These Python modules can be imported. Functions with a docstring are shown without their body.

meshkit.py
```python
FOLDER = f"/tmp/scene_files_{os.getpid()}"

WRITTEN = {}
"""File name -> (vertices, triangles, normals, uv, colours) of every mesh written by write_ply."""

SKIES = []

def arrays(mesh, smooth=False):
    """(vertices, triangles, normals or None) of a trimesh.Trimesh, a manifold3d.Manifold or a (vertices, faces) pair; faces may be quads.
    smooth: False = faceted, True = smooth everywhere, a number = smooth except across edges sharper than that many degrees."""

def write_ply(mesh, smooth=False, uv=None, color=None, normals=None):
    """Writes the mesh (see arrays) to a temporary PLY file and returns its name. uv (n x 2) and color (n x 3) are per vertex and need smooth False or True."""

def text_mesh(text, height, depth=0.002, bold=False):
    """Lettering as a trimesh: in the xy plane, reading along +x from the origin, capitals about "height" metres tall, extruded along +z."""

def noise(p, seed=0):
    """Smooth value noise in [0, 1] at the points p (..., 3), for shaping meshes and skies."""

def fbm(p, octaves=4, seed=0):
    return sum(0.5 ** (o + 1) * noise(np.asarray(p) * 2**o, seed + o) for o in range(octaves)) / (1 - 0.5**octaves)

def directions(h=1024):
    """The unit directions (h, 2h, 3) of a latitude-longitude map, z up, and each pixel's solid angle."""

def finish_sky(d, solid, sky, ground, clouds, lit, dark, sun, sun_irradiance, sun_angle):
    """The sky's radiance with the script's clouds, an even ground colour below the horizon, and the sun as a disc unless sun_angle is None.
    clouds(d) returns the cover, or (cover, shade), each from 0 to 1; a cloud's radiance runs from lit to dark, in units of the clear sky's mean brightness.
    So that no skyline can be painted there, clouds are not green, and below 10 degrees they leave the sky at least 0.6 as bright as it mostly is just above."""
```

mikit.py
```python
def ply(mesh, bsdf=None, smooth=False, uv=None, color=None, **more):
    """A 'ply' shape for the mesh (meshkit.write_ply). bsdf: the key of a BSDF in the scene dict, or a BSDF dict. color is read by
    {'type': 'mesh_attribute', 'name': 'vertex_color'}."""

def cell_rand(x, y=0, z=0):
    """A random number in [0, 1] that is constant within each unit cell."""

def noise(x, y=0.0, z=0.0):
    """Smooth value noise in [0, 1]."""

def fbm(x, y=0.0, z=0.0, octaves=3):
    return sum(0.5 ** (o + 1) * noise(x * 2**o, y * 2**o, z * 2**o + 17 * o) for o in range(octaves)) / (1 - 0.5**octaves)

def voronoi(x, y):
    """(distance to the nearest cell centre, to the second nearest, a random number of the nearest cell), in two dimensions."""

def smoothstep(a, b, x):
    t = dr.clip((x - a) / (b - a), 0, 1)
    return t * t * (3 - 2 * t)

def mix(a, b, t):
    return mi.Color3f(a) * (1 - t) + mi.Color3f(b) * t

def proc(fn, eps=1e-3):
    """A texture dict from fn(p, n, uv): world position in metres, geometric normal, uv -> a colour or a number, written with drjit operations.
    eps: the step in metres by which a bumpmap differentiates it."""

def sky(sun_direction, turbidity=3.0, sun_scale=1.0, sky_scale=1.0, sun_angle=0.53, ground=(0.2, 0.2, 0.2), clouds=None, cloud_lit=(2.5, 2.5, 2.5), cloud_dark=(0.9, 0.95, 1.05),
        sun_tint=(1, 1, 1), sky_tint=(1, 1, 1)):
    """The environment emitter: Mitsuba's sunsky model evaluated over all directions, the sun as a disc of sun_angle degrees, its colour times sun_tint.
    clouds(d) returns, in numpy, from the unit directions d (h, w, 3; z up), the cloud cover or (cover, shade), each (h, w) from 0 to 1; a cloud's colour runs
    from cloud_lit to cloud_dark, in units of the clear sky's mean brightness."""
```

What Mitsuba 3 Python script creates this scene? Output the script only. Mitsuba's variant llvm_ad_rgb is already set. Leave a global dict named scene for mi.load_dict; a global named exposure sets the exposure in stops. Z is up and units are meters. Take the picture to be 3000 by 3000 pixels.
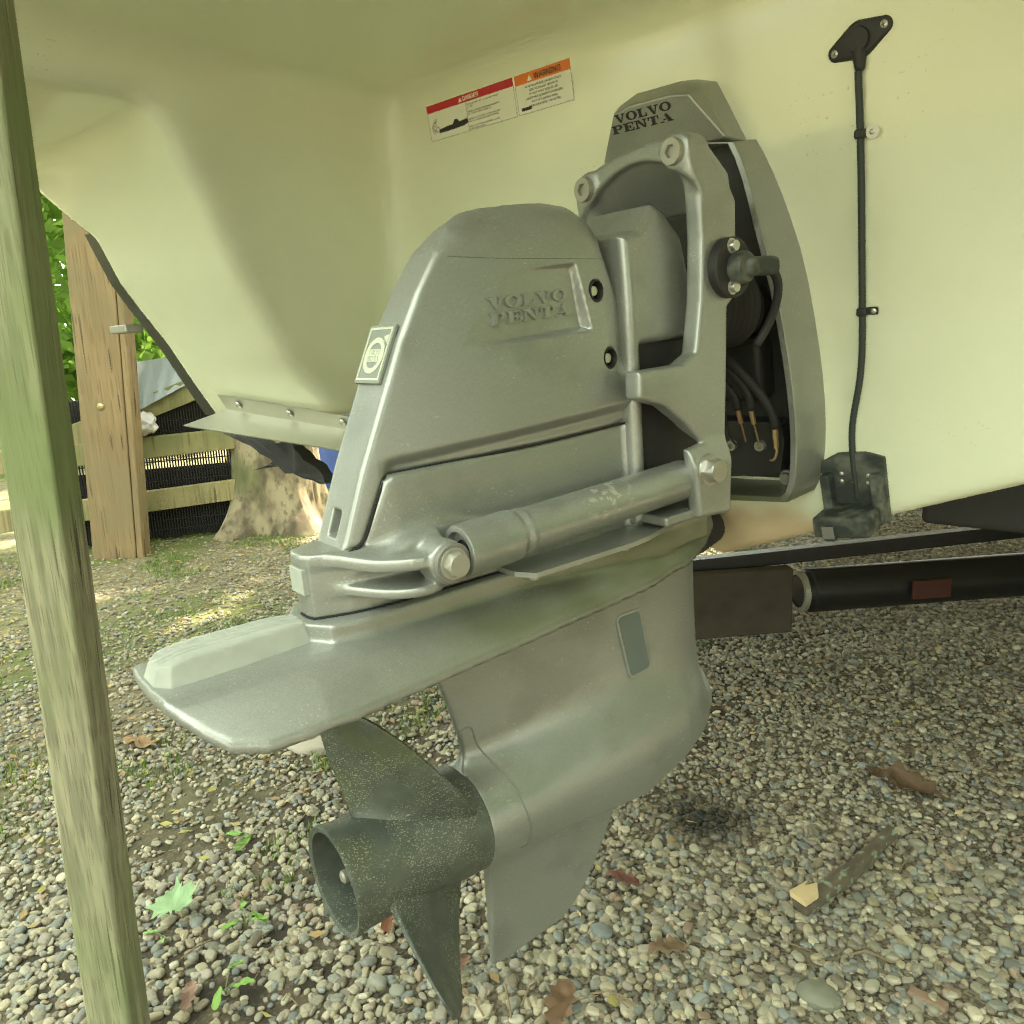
import math
import numpy as np, trimesh, manifold3d, shapely
import shapely.geometry as sg, shapely.ops, shapely.affinity as sa
from scipy.ndimage import map_coordinates
import drjit as dr, mitsuba as mi, meshkit, mikit
T = mi.ScalarTransform4f
PI = math.pi

# ------------------------------------------------------------------ camera, sky, exposure
# world: x to starboard, y to the bow, z up; the propeller hub ends at x=0, y=0
CAM = np.array([0.72355, -0.44751, 1.0])
RIGHT = np.array([0.73477, 0.67697, -0.04273]); DOWN = np.array([0.10739, -0.17829, -0.97810]); FWD = np.array([-0.66977, 0.71409, -0.20370])
scene, labels = {}, {}
scene['camera'] = {'type': 'perspective', 'fov': 64.66, 'fov_axis': 'x', 'near_clip': 0.02, 'far_clip': 200.0,
                   'to_world': T().look_at(origin=CAM.tolist(), target=(CAM + FWD).tolist(), up=(-DOWN).tolist())}
exposure = 4.45
scene['sky'] = mikit.sky([-0.15, 0.75, 0.78], turbidity=4, sun_scale=1.0, sky_scale=1.0, sun_angle=0.6, clouds=lambda d: 1.0,
                         cloud_lit=(2.32, 2.52, 2.12), sky_tint=(1.0, 1.0, 0.9), ground=(0.12, 0.13, 0.08))

# ------------------------------------------------------------------ helpers
RNG = np.random.default_rng(7)
used = {}
def numbered(k):
    n = used.get(k, 0); used[k] = n + 1
    return k if n == 0 else f'{k}_{n:03d}'
def add(key, mesh, bsdf, smooth=False, normals=None, color=None, number=True, **lab):
    key = numbered(key) if number else key
    ref = {'type': 'ref', 'id': 'mat_' + bsdf}
    if normals is not None:
        scene[key] = {'type': 'ply', 'filename': meshkit.write_ply(mesh, normals=normals, color=color), 'face_normals': False, 'bsdf': ref}
    else:
        scene[key] = mikit.ply(mesh, 'mat_' + bsdf, smooth=smooth, color=color)
    if lab: labels[key] = lab
    return key
def tag(key, label=None, category=None, group=None, kind=None):
    labels[key] = {k: v for k, v in dict(label=label, category=category, group=group, kind=kind).items() if v}
    return key
def cat(ms): return trimesh.util.concatenate(ms)

def smin(a, b, k):
    h = np.clip(0.5 + 0.5 * (b - a) / k, 0, 1)
    return b + (a - b) * h - k * h * (1 - h)
def smax(a, b, k): return -smin(-a, -b, k)
def sst(a, b, x):
    t = np.clip((x - a) / (b - a), 0, 1); return t * t * (3 - 2 * t)
def poly2(pts, X, Y):
    """signed distance to a polygon, X and Y broadcast"""
    pts = np.asarray(pts, float); X, Y = np.broadcast_arrays(X, Y)
    d = np.full(X.shape, 1e9); inside = np.zeros(X.shape, bool)
    for a, b in zip(pts, np.roll(pts, -1, 0)):
        e = b - a; t = np.clip(((X - a[0]) * e[0] + (Y - a[1]) * e[1]) / (e @ e + 1e-18), 0, 1)
        d = np.minimum(d, (X - a[0] - t * e[0]) ** 2 + (Y - a[1] - t * e[1]) ** 2)
        c = (a[1] > Y) != (b[1] > Y)
        inside ^= c & (X < (b[0] - a[0]) * (Y - a[1]) / (b[1] - a[1] + 1e-18) + a[0])
    return np.where(inside, -1, 1) * np.sqrt(d)
def line2(pts, X, Y):
    d = 1e9; pts = np.asarray(pts, float)
    for a, b in zip(pts[:-1], pts[1:]):
        e = b - a; t = np.clip(((X - a[0]) * e[0] + (Y - a[1]) * e[1]) / (e @ e + 1e-18), 0, 1)
        d = np.minimum(d, np.hypot(X - a[0] - t * e[0], Y - a[1] - t * e[1]))
    return d
def chaikin(pts, n=2, closed=False):
    p = np.asarray(pts, float)
    for _ in range(n):
        q = np.roll(p, -1, 0) if closed else p[1:]
        a = p if closed else p[:-1]
        m = np.stack([a * .75 + q * .25, a * .25 + q * .75], 1).reshape(-1, p.shape[1])
        p = m if closed else np.vstack([p[:1], m, p[-1:]])
    return p

def surface(fn, lo, hi, h):
    """Surface nets of a distance function on a grid: (vertices, triangles, normals, the sampled field)."""
    ax = [np.arange(a, b + h, h) for a, b in zip(lo, hi)]
    V = np.ascontiguousarray(np.broadcast_to(fn(ax[0][:, None, None], ax[1][None, :, None], ax[2][None, None, :]), [len(a) for a in ax]), dtype=np.float64)
    ins = V < 0
    cnt = sum(ins[i:ins.shape[0] - 1 + i, j:ins.shape[1] - 1 + j, k:ins.shape[2] - 1 + k].astype(np.int8) for i in (0, 1) for j in (0, 1) for k in (0, 1))
    act = np.argwhere((cnt > 0) & (cnt < 8))
    idx = np.full(cnt.shape, -1, np.int64); idx[tuple(act.T)] = np.arange(len(act))
    acc, num = np.zeros((len(act), 3)), np.zeros(len(act))
    cs = [(i, j, k) for i in (0, 1) for j in (0, 1) for k in (0, 1)]
    for a in cs:
        for ax_ in range(3):
            if a[ax_]: continue
            b = list(a); b[ax_] = 1
            va, vb = V[tuple((act + a).T)], V[tuple((act + b).T)]
            m = (va < 0) != (vb < 0)
            t = np.where(m, va / np.where(m, va - vb, 1), 0)
            p = np.array(a, float) + t[:, None] * (np.array(b) - np.array(a))
            acc += p * m[:, None]; num += m
    P = act + acc / num[:, None]
    G = np.gradient(V, h)
    for _ in range(2):
        g = np.stack([map_coordinates(c, P.T, order=1, mode='nearest') for c in G], 1)
        v = map_coordinates(V, P.T, order=1, mode='nearest')
        st = -(v / np.maximum((g * g).sum(1), .1))[:, None] * g / h
        P = P + np.clip(st, -.5, .5)
    N = np.stack([map_coordinates(c, P.T, order=1, mode='nearest') for c in G], 1)
    N /= np.linalg.norm(N, axis=1, keepdims=True) + 1e-12
    quads = []
    for ax_ in range(3):
        o1, o2 = [(1, 2), (2, 0), (0, 1)][ax_]
        sl0 = [slice(1, -1)] * 3; sl0[ax_] = slice(0, -1)
        sl1 = list(sl0); sl1[ax_] = slice(1, None)
        A, B = ins[tuple(sl0)], ins[tuple(sl1)]
        e = np.argwhere(A != B); st = A[tuple(e.T)]
        off = np.ones(3, int); off[ax_] = 0
        e = e + off
        c = []
        for d1, d2 in ((-1, -1), (0, -1), (0, 0), (-1, 0)):
            q = e.copy(); q[:, o1] += d1; q[:, o2] += d2
            c.append(idx[tuple(q.T)])
        c = np.stack(c, 1)
        c[~st] = c[~st][:, ::-1]
        quads.append(c)
    Q = np.vstack(quads); Q = Q[(Q >= 0).all(1)]
    F = np.vstack([Q[:, [0, 1, 2]], Q[:, [0, 2, 3]]])
    return P * h + np.array(lo), F, N, V
def subset(P, F, N, mask):
    F = F[mask]; u, inv = np.unique(F, return_inverse=True)
    return P[u], inv.reshape(-1, 3), N[u]

def rbox(sx, sy, sz, r=.004, n=3):
    """a box with rounded edges, centred"""
    s = manifold3d.Manifold.sphere(r, 4 * n)
    o = np.array([sx, sy, sz]) / 2 - r
    m = manifold3d.Manifold.batch_hull([s.translate([i * o[0], j * o[1], k * o[2]]) for i in (-1, 1) for j in (-1, 1) for k in (-1, 1)]).to_mesh()
    return trimesh.Trimesh(m.vert_properties[:, :3], m.tri_verts, process=False)
def cbox(lo, hi, r=.003): 
    lo, hi = np.array(lo, float), np.array(hi, float); m = rbox(*(hi - lo), r); m.apply_translation((lo + hi) / 2); return m
def extr(poly, h, z=0):
    m = trimesh.creation.extrude_polygon(poly, h, engine='earcut'); m.apply_translation([0, 0, z]); return m
def frame(o, x, y, z):
    M = np.eye(4); M[:3, 0], M[:3, 1], M[:3, 2], M[:3, 3] = x, y, z, o; return M
def tube(pts, r, n=8, caps=True):
    p = np.asarray(pts, float); r = np.broadcast_to(r, (len(p),))
    t = np.gradient(p, axis=0); t /= np.linalg.norm(t, axis=1, keepdims=True) + 1e-12
    a = np.cross(t[0], [0, 0, 1.0] if abs(t[0][2]) < .9 else [1.0, 0, 0]); A = []
    for k in range(len(p)):
        a = a - t[k] * (a @ t[k]); a = a / np.linalg.norm(a); A.append(a)
    A = np.array(A); B = np.cross(t, A); th = np.arange(n) * 2 * PI / n
    v = p[:, None] + r[:, None, None] * (np.cos(th)[None, :, None] * A[:, None] + np.sin(th)[None, :, None] * B[:, None])
    i, j = np.meshgrid(np.arange(len(p) - 1), np.arange(n), indexing='ij')
    q = np.stack([i * n + j, i * n + (j + 1) % n, (i + 1) * n + (j + 1) % n, (i + 1) * n + j], -1).reshape(-1, 4)
    f = np.vstack([q[:, [0, 1, 2]], q[:, [0, 2, 3]]]); v = v.reshape(-1, 3)
    if caps:
        v = np.vstack([v, p[:1], p[-1:]]); m = len(v)
        k = np.arange(n)
        f = np.vstack([f, np.stack([(k + 1) % n, k, k * 0 + m - 2], 1), np.stack([(len(p) - 1) * n + k, (len(p) - 1) * n + (k + 1) % n, k * 0 + m - 1], 1)])
    return trimesh.Trimesh(v, f, process=False)
def spl(pts, n=24):
    from scipy.interpolate import CubicSpline
    p = np.asarray(pts, float); s = np.r_[0, np.cumsum(np.linalg.norm(np.diff(p, axis=0), axis=1))]
    return CubicSpline(s, p)(np.linspace(0, s[-1], n))
def lathe(prof, n=48):
    """revolve (r, z) round z, open or closed profile"""
    prof = np.asarray(prof, float); th = np.arange(n) * 2 * PI / n
    v = np.stack([prof[:, None, 0] * np.cos(th), prof[:, None, 0] * np.sin(th), prof[:, None, 1] + 0 * th], -1).reshape(-1, 3)
    i, j = np.meshgrid(np.arange(len(prof) - 1), np.arange(n), indexing='ij')
    q = np.stack([i * n + j, i * n + (j + 1) % n, (i + 1) * n + (j + 1) % n, (i + 1) * n + j], -1).reshape(-1, 4)
    return trimesh.Trimesh(v, np.vstack([q[:, [0, 1, 2]], q[:, [0, 2, 3]]]), process=False)
def hexbolt(r, h, chamfer=True):
    """hexagon head on +z with a washer"""
    m = manifold3d.Manifold.cylinder(h, r, r, 6) ^ manifold3d.Manifold.cylinder(h, r * 1.02, r * .84, 32)
    m = m + manifold3d.Manifold.cylinder(h * .22, r * 1.25, r * 1.2, 32).translate([0, 0, -h * .05])
    q = m.to_mesh(); return trimesh.Trimesh(q.vert_properties[:, :3], q.tri_verts, process=False)
def socketbolt(r, h):
    m = manifold3d.Manifold.cylinder(h, r, r * .93, 36) - manifold3d.Manifold.cylinder(h, r * .52, r * .52, 6).translate([0, 0, h * .35])
    q = m.to_mesh(); return trimesh.Trimesh(q.vert_properties[:, :3], q.tri_verts, process=False)
def panscrew(r):
    m = manifold3d.Manifold.sphere(r, 24).scale([1, 1, .5]).trim_by_plane([0, 0, 1], 0)
    for a in (0, 90): m = m - manifold3d.Manifold.cube([r * 1.1, r * .22, r], True).rotate([0, 0, a + 20]).translate([0, 0, r * .62])
    q = m.to_mesh(); return trimesh.Trimesh(q.vert_properties[:, :3], q.tri_verts, process=False)

# slab-serif capitals of the wide lettering, height 1
def glyph(c):
    B = sg.box
    def P(*p): return sg.MultiPoint(p).convex_hull if len(p) == 4 else sg.Polygon(p).buffer(0)
    if c == 'V': return shapely.union_all([P((.12, .95), (.42, .95), (.74, .2), (.98, .95), (1.1, .95), (.76, 0), (.56, 0)), B(0, .88, .56, 1), B(.84, .88, 1.24, 1)]), 1.24
    if c == 'O':
        e = sg.Point(0, 0).buffer(1, 32)
        return sa.translate(sa.scale(e, .62, .52), .62, .5).difference(sa.translate(sa.scale(e, .32, .4), .62, .5)), 1.24
    if c == 'L': return shapely.union_all([B(.14, 0, .44, 1), B(0, .88, .6, 1), B(0, 0, 1.0, .12), P((.82, .05), (1.0, .05), (1.0, .45), (.92, .45))]), 1.04
    if c == 'P':
        e = sa.scale(sg.Point(0, 0).buffer(1, 24), .42, .29)
        b = sa.translate(e, .66, .71).difference(sa.translate(sa.scale(sg.Point(0, 0).buffer(1, 24), .2, .18), .62, .71)).difference(B(0, 0, .44, 1))
        return shapely.union_all([B(.14, 0, .44, 1), B(0, .88, .66, 1), B(0, 0, .6, .12), b]), 1.1
    if c == 'E': return shapely.union_all([B(.14, 0, .44, 1), B(0, .88, 1.02, 1), B(0, 0, 1.04, .12), B(.4, .45, .72, .57), B(.66, .33, .76, .69), P((.92, .05), (1.04, .05), (1.04, .38), (.98, .38)), P((.9, .95), (1.02, .95), (1.02, .66), (.96, .66))]), 1.08
    if c == 'N': return shapely.union_all([B(.14, 0, .26, 1), B(.94, 0, 1.06, 1), P((.14, 1), (.46, 1), (1.06, 0), (.86, 0), (.2, .92)), B(0, .88, .4, 1), B(0, 0, .4, .12), B(.78, .88, 1.22, 1)]), 1.24
    if c == 'T': return shapely.union_all([B(.38, 0, .68, 1), B(.02, .88, 1.04, 1), B(.22, 0, .84, .12), P((.02, .95), (.14, .95), (.08, .6), (.02, .6)), P((.92, .95), (1.04, .95), (1.04, .6), (.98, .6))]), 1.06
    if c == 'A': return shapely.union_all([P((.12, .05), (.24, .05), (.6, .98), (.72, 1), (1.16, .05), (.82, .05), (.5, .8)), B(.34, .26, .9, .37), B(0, 0, .4, .12), B(.7, 0, 1.28, .12)]), 1.3
def wordmark(text, height, gap=.1):
    out, x = [], 0
    for c in text:
        g, w = glyph(c); out.append(sa.translate(g, x, 0)); x += w + gap
    return sa.scale(shapely.union_all(out), height, height, origin=(0, 0)), (x - gap) * height
def polys(g): return [p for p in getattr(g, 'geoms', [g]) if p.geom_type == 'Polygon' and p.area > 1e-9]
def extr_any(g, h): return cat([extr(p, h) for p in polys(g)])

# ------------------------------------------------------------------ the drive's own frame: s starboard, f forward, u up
HUB = np.array([0, 0, 0.40683])
DF = np.array([[0.98524, -0.17115, 0.0], [0.17096, 0.98411, 0.04798], [-0.00821, -0.04727, 0.99885]])
def W(l): return HUB + np.asarray(l, float) @ DF
def Wm(m): return trimesh.Trimesh(W(m.vertices), m.faces, process=False)
DM = frame(HUB, DF[0], DF[1], DF[2])
def local(p):
    q = [p.x - HUB[0], p.y - HUB[1], p.z - HUB[2]]
    return [sum(q[k] * float(DF[a][k]) for k in range(3)) for a in range(3)]

# ------------------------------------------------------------------ materials
def rgb(*c): return {'type': 'rgb', 'value': list(c)}
def mat(name, base, rough=.5, two=True, **k):
    b = {'type': 'principled', 'base_color': rgb(*base) if isinstance(base, (tuple, list)) else base, 'roughness': rough, **k}
    scene['mat_' + name] = {'type': 'twosided', 'bsdf': b} if two else b
N_, F_, S_, X_ = mikit.noise, mikit.fbm, mikit.smoothstep, mikit.mix
def silver_fn(p, n, uv):
    s, f, u = local(p)
    flake = N_(p.x * 900, p.y * 900, p.z * 900)
    dirt = F_(p.x * 14, p.y * 14, p.z * 14, 4)
    c = X_((.272, .285, .258), (.345, .357, .328), flake)
    c = X_(c, (.15, .155, .125), .28 * S_(.52, .75, dirt))
    speck = S_(.80, .86, N_(p.x * 420, p.y * 420, p.z * 420)) * S_(.5, .7, F_(p.x * 30, p.y * 30, p.z * 30, 2))
    c = X_(c, (.5, .5, .42), .6 * speck)
    sc_ = S_(.52, .66, F_(p.x * 120, p.y * 120, p.z * 120, 3)) * S_(.06, .012, dr.sqrt(dr.square(f - .36) + dr.square((u - .40) * 1.4))) * S_(.06, .075, s)
    c = X_(c, (.55, .55, .48), .8 * sc_)
    # green algae film on the wet plate and just below it
    on = S_(.24, .265, u) * (1 - S_(.305, .318, u)) * S_(.0, .22, f)
    al = S_(.28, .72, F_(p.x * 5 + 3, p.y * 5, p.z * 9, 4))
    return X_(c, (.085, .10, .03), .8 * on * al + .35 * on * S_(.2, .5, f))
mat('silver', mikit.proc(silver_fn), .37, metallic=.60, specular=.5)
def gel_fn(p, n, uv):
    d = F_(p.x * 3, p.y * 3, p.z * 3, 4)
    c = X_((.60, .625, .455), (.64, .665, .49), d)
    st = S_(.745, .69, p.z + .02 * N_(p.x * 30, p.y * 30, p.z * 30)) * S_(.55, .7, p.y) * S_(.26, .19, p.x)
    c = X_(c, (.42, .30, .17), .85 * st)
    sp = S_(.86, .93, N_(p.x * 240, p.y * 240, p.z * 240)) * S_(.56, .76, F_(p.x * 7, p.y * 7, p.z * 7, 3))
    return X_(c, (.25, .20, .12), .35 * sp)
mat('gelcoat', mikit.proc(gel_fn), .16, specular=.5, clearcoat=1.0, clearcoat_gloss=.97)
mat('black_plastic', (.018, .018, .017), .55)
def dusty_fn(p, n, uv): return X_((.022, .029, .025), (.105, .11, .088), S_(.38, .76, F_(p.x * 40, p.y * 40, p.z * 40, 4)))
mat('dusty_black', mikit.proc(dusty_fn), .6)
mat('rubber', (.02, .02, .02), .7)
mat('faded_rubber', (.026, .036, .030), .6)
mat('seam', (.01, .01, .01), .9)
mat('steel', (.55, .54, .5), .32, metallic=.9)
mat('dull_steel', (.36, .35, .29), .5, metallic=.6)
def prop_fn(p, n, uv):
    k = F_(p.x * 60, p.y * 60, p.z * 60, 3)
    sp = S_(.62, .82, N_(p.x * 750, p.y * 750, p.z * 750)) * S_(.3, .65, F_(p.x * 26, p.y * 26, p.z * 26, 3))
    s, f, u = local(p)
    c = X_((.036, .044, .037), (.08, .09, .07), k)
    c = X_(c, (.075, .085, .02), .5 * S_(.0, .09, u) * S_(.45, .65, F_(p.x * 12, p.y * 12, p.z * 12, 3)))
    return X_(c, (.33, .32, .22), .6 * sp)
mat('prop_paint', mikit.proc(prop_fn), .5, specular=.5)
def zinc_fn(p, n, uv):
    k = F_(p.x * 50, p.y * 50, p.z * 50, 4)
    return X_((.235, .25, .215), (.325, .34, .29), k)
mat('zinc', mikit.proc(zinc_fn), .8)
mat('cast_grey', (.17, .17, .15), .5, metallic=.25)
def wood_fn(a, b, sc, streak, green):
    def fn(p, n, uv):
        g = F_(p.x * sc, p.y * sc, p.z * sc * .06, 4)
        h = N_(p.x * sc * 5, p.y * sc * 5, p.z * sc * .2)
        crack = S_(.78, .86, N_(p.x * sc * 2.2 + 7, p.y * sc * 2.2, p.z * 5))
        c = X_(a, b, S_(.25, .75, g))
        c = X_(X_(c, streak, .5 * S_(.55, .8, h)), (.035, .028, .018), .75 * crack)
        return X_(c, green, .8 * S_(.42, .66, F_(p.x * 4, p.y * 4, p.z * 3.3 + 9, 3)))
    return fn
mat('weathered_post', mikit.proc(wood_fn((.17, .165, .10), (.29, .275, .17), 150, (.11, .08, .05), (.13, .17, .06))), .85)
mat('board', mikit.proc(wood_fn((.19, .13, .062), (.26, .185, .09), 40, (.12, .08, .038), (.19, .15, .075))), .75)
mat('rail_wood', mikit.proc(wood_fn((.24, .205, .095), (.33, .28, .135), 25, (.12, .10, .05), (.17, .18, .07))), .8)
def bark_fn(p, n, uv):
    g = F_(p.x * 14, p.y * 14, p.z * 6, 4)
    c = X_((.10, .08, .05), (.33, .275, .175), S_(.32, .66, g))
    c = X_(c, (.08, .065, .04), .6 * S_(.55, .75, F_(p.x * 55, p.y * 55, p.z * 24, 3)))
    return X_(c, (.14, .16, .06), .6 * S_(.5, .7, F_(p.x * 5, p.y * 5, p.z * 3 + 4, 3)))
mat('bark', mikit.proc(bark_fn), .9)
def soil_fn(p, n, uv):
    k = F_(p.x * 22, p.y * 22, 1.0, 4); m = F_(p.x * 2.2 + 5, p.y * 2.2, 2.0, 4)
    c = X_((.035, .028, .02), (.10, .08, .052), S_(.3, .7, k))
    grit = N_(p.x * 260, p.y * 260, 0.5)
    c = X_(c, (.17, .15, .105), .7 * S_(.5, .8, grit) * S_(.3, .5, k))
    c = X_(c, (.20, .18, .13), .75 * S_(-.35, .0, p.x) * S_(.35, .6, grit))
    far = S_(-.6, -1.9, p.x)
    c = X_(c, X_((.125, .105, .058), (.20, .175, .105), S_(.35, .65, F_(p.x * 60, p.y * 60, 3.0, 3))), far)
    return X_(c, (.10, .125, .035), far * .8 * S_(.46, .62, m))
mat('soil', mikit.proc(soil_fn), .95)
scene['mat_pebble'] = {'type': 'principled', 'base_color': {'type': 'mesh_attribute', 'name': 'vertex_color'}, 'roughness': .62, 'specular': .4}
scene['mat_leafy'] = {'type': 'twosided', 'bsdf': {'type': 'principled', 'base_color': {'type': 'mesh_attribute', 'name': 'vertex_color'}, 'roughness': .6, 'specular': .3}}
scene['mat_foliage'] = {'type': 'principledthin', 'base_color': {'type': 'mesh_attribute', 'name': 'vertex_color'}, 'roughness': .6, 'diff_trans': 1.0}
mat('white_print', (.68, .68, .56), .4)
mat('red_print', (.45, .02, .03), .4)
mat('orange_print', (.65, .16, .02), .4)
mat('black_print', (.015, .015, .015), .5)
mat('grey_print', (.12, .13, .11), .5)
mat('emblem_grey', (.17, .185, .16), .4)
mat('emblem_pale', (.42, .44, .34), .4)
mat('brass', (.5, .38, .2), .35, metallic=.8)
mat('copper', (.45, .28, .16), .4, metallic=.7)
mat('dark_panel', (.10, .125, .115), .30)
mat('tarp', (.30, .34, .35), .6)
mat('blue_plastic', (.06, .12, .42), .4)
mat('red_plastic', (.65, .03, .05), .4)
mat('film', (.75, .72, .72), .4)
mat('stripe', (.012, .018, .016), .3)
mat('trailer_paint', (.012, .012, .012), .45)
def rust_fn(p, n, uv): return X_((.035, .027, .018), (.065, .05, .034), F_(p.x * 20, p.y * 20, p.z * 20, 4))
mat('rusty', mikit.proc(rust_fn), .8)
mat('ghost', (.56, .47, .32), .35)

# ------------------------------------------------------------------ ground
gx, gy = np.meshgrid(np.r_[np.linspace(-60, -6, 12), np.linspace(-5.5, 3, 90), np.linspace(4, 60, 12)], np.r_[np.linspace(-60, -3, 12), np.linspace(-2.5, 5, 80), np.linspace(6, 60, 12)], indexing='ij')
def ground_z(x, y): return .02 * (meshkit.fbm(np.stack([x * 1.3, y * 1.3, 0 * x], -1), 3) - .5) + .0
gz = ground_z(gx, gy); nn = gx.shape[1]
ii, jj = np.meshgrid(np.arange(gx.shape[0] - 1), np.arange(nn - 1), indexing='ij')
gq = np.stack([ii * nn + jj, (ii + 1) * nn + jj, (ii + 1) * nn + jj + 1, ii * nn + jj + 1], -1).reshape(-1, 4)
add('ground', (np.stack([gx, gy, gz], -1).reshape(-1, 3), gq), 'soil', smooth=True)
tag('ground', kind='structure')

# ------------------------------------------------------------------ boat hull (stern), by distance function
RK = math.tan(math.radians(10))
def y_transom(z): return .78 - RK * (z - 1)
def aft_y(x, z):
    inner = np.interp(z, [.7, .885, 1.0, 1.15, 1.30, 1.41, 1.6], [.74, .61, .48, .364, .276, .205, .1])
    outer = np.interp(z, [.7, .866, .936, 1.03, 1.105, 1.16, 1.256, 1.41, 1.6], [.56, .476, .435, .384, .333, .298, .259, .20, .1])
    t = np.clip((-.74 - x) / .36, 0, 1.3)
    return inner * (1 - t) + outer * t
def hull_sdf(x, y, z):
    xw = -.63 - .26 * np.clip(1.5 - z, 0, .7)
    xp = -1.10 - 1.3 * np.clip(z - 1.25, 0, .4)
    yT = y_transom(z)
    cav = smax(smax(y - yT, z - 1.495, .05), xw - x, .05)
    ya = aft_y(x, z)
    zt = 1.41 + .25 * np.clip(-.62 - x, 0, 1) * .0
    cav2 = smax(smax((y - ya) * .85, z - zt, .03), x - xw - .3, .02)
    # moulded round recess in the aft face
    d = np.sqrt((x + .92) ** 2 + (z - 1.28) ** 2)
    air = smin(cav, cav2, .035)
    zb = .605 + .37 * np.minimum(np.abs(x - .02), .68)
    body = smax(np.maximum(zb - z, xp - x), z - 1.62, .02)
    body = smax(body, -.13 - y * 1.0, .03)
    return smax(body, -air, .02)
P_, Fc, Nn, _ = surface(hull_sdf, (-1.66, -.26, .56), (.95, .98, 1.66), .012)
keep = P_[Fc].mean(1)[:, 1] < .93
keep &= P_[Fc].mean(1)[:, 0] < .92
P_, Fc, Nn = subset(P_, Fc, Nn, keep)
add('boat__hull', (P_, Fc), 'gelcoat', normals=Nn)
# the hull goes on forward and to starboard
fw = []
for y0 in (.90, 3.5, 6.5, 8.5):
    k = 1 if y0 < 4 else (.85 if y0 < 7 else .3)
    fw.append([(-1.095 * k, y0, 1.64), (-1.095 * k, y0, .87 + (1 - k) * .3), (-.66 * k, y0, .862 + (1 - k) * .3), (.02, y0, .612 + (1 - k) * .4), (.70 * k, y0, .862 + (1 - k) * .3), (1.13 * k, y0, .87 + (1 - k) * .3), (1.13 * k, y0, 1.64)])
fv = np.array(fw).reshape(-1, 3); q = []
for a in range(3):
    for b in range(7): q.append([a * 7 + b, a * 7 + (b + 1) % 7, (a + 1) * 7 + (b + 1) % 7, (a + 1) * 7 + b])
ff = [[q_[0], q_[2], q_[1]] for q_ in q] + [[q_[0], q_[3], q_[2]] for q_ in q] + [[21, 21 + k_, 22 + k_] for k_ in range(1, 6)]
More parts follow.
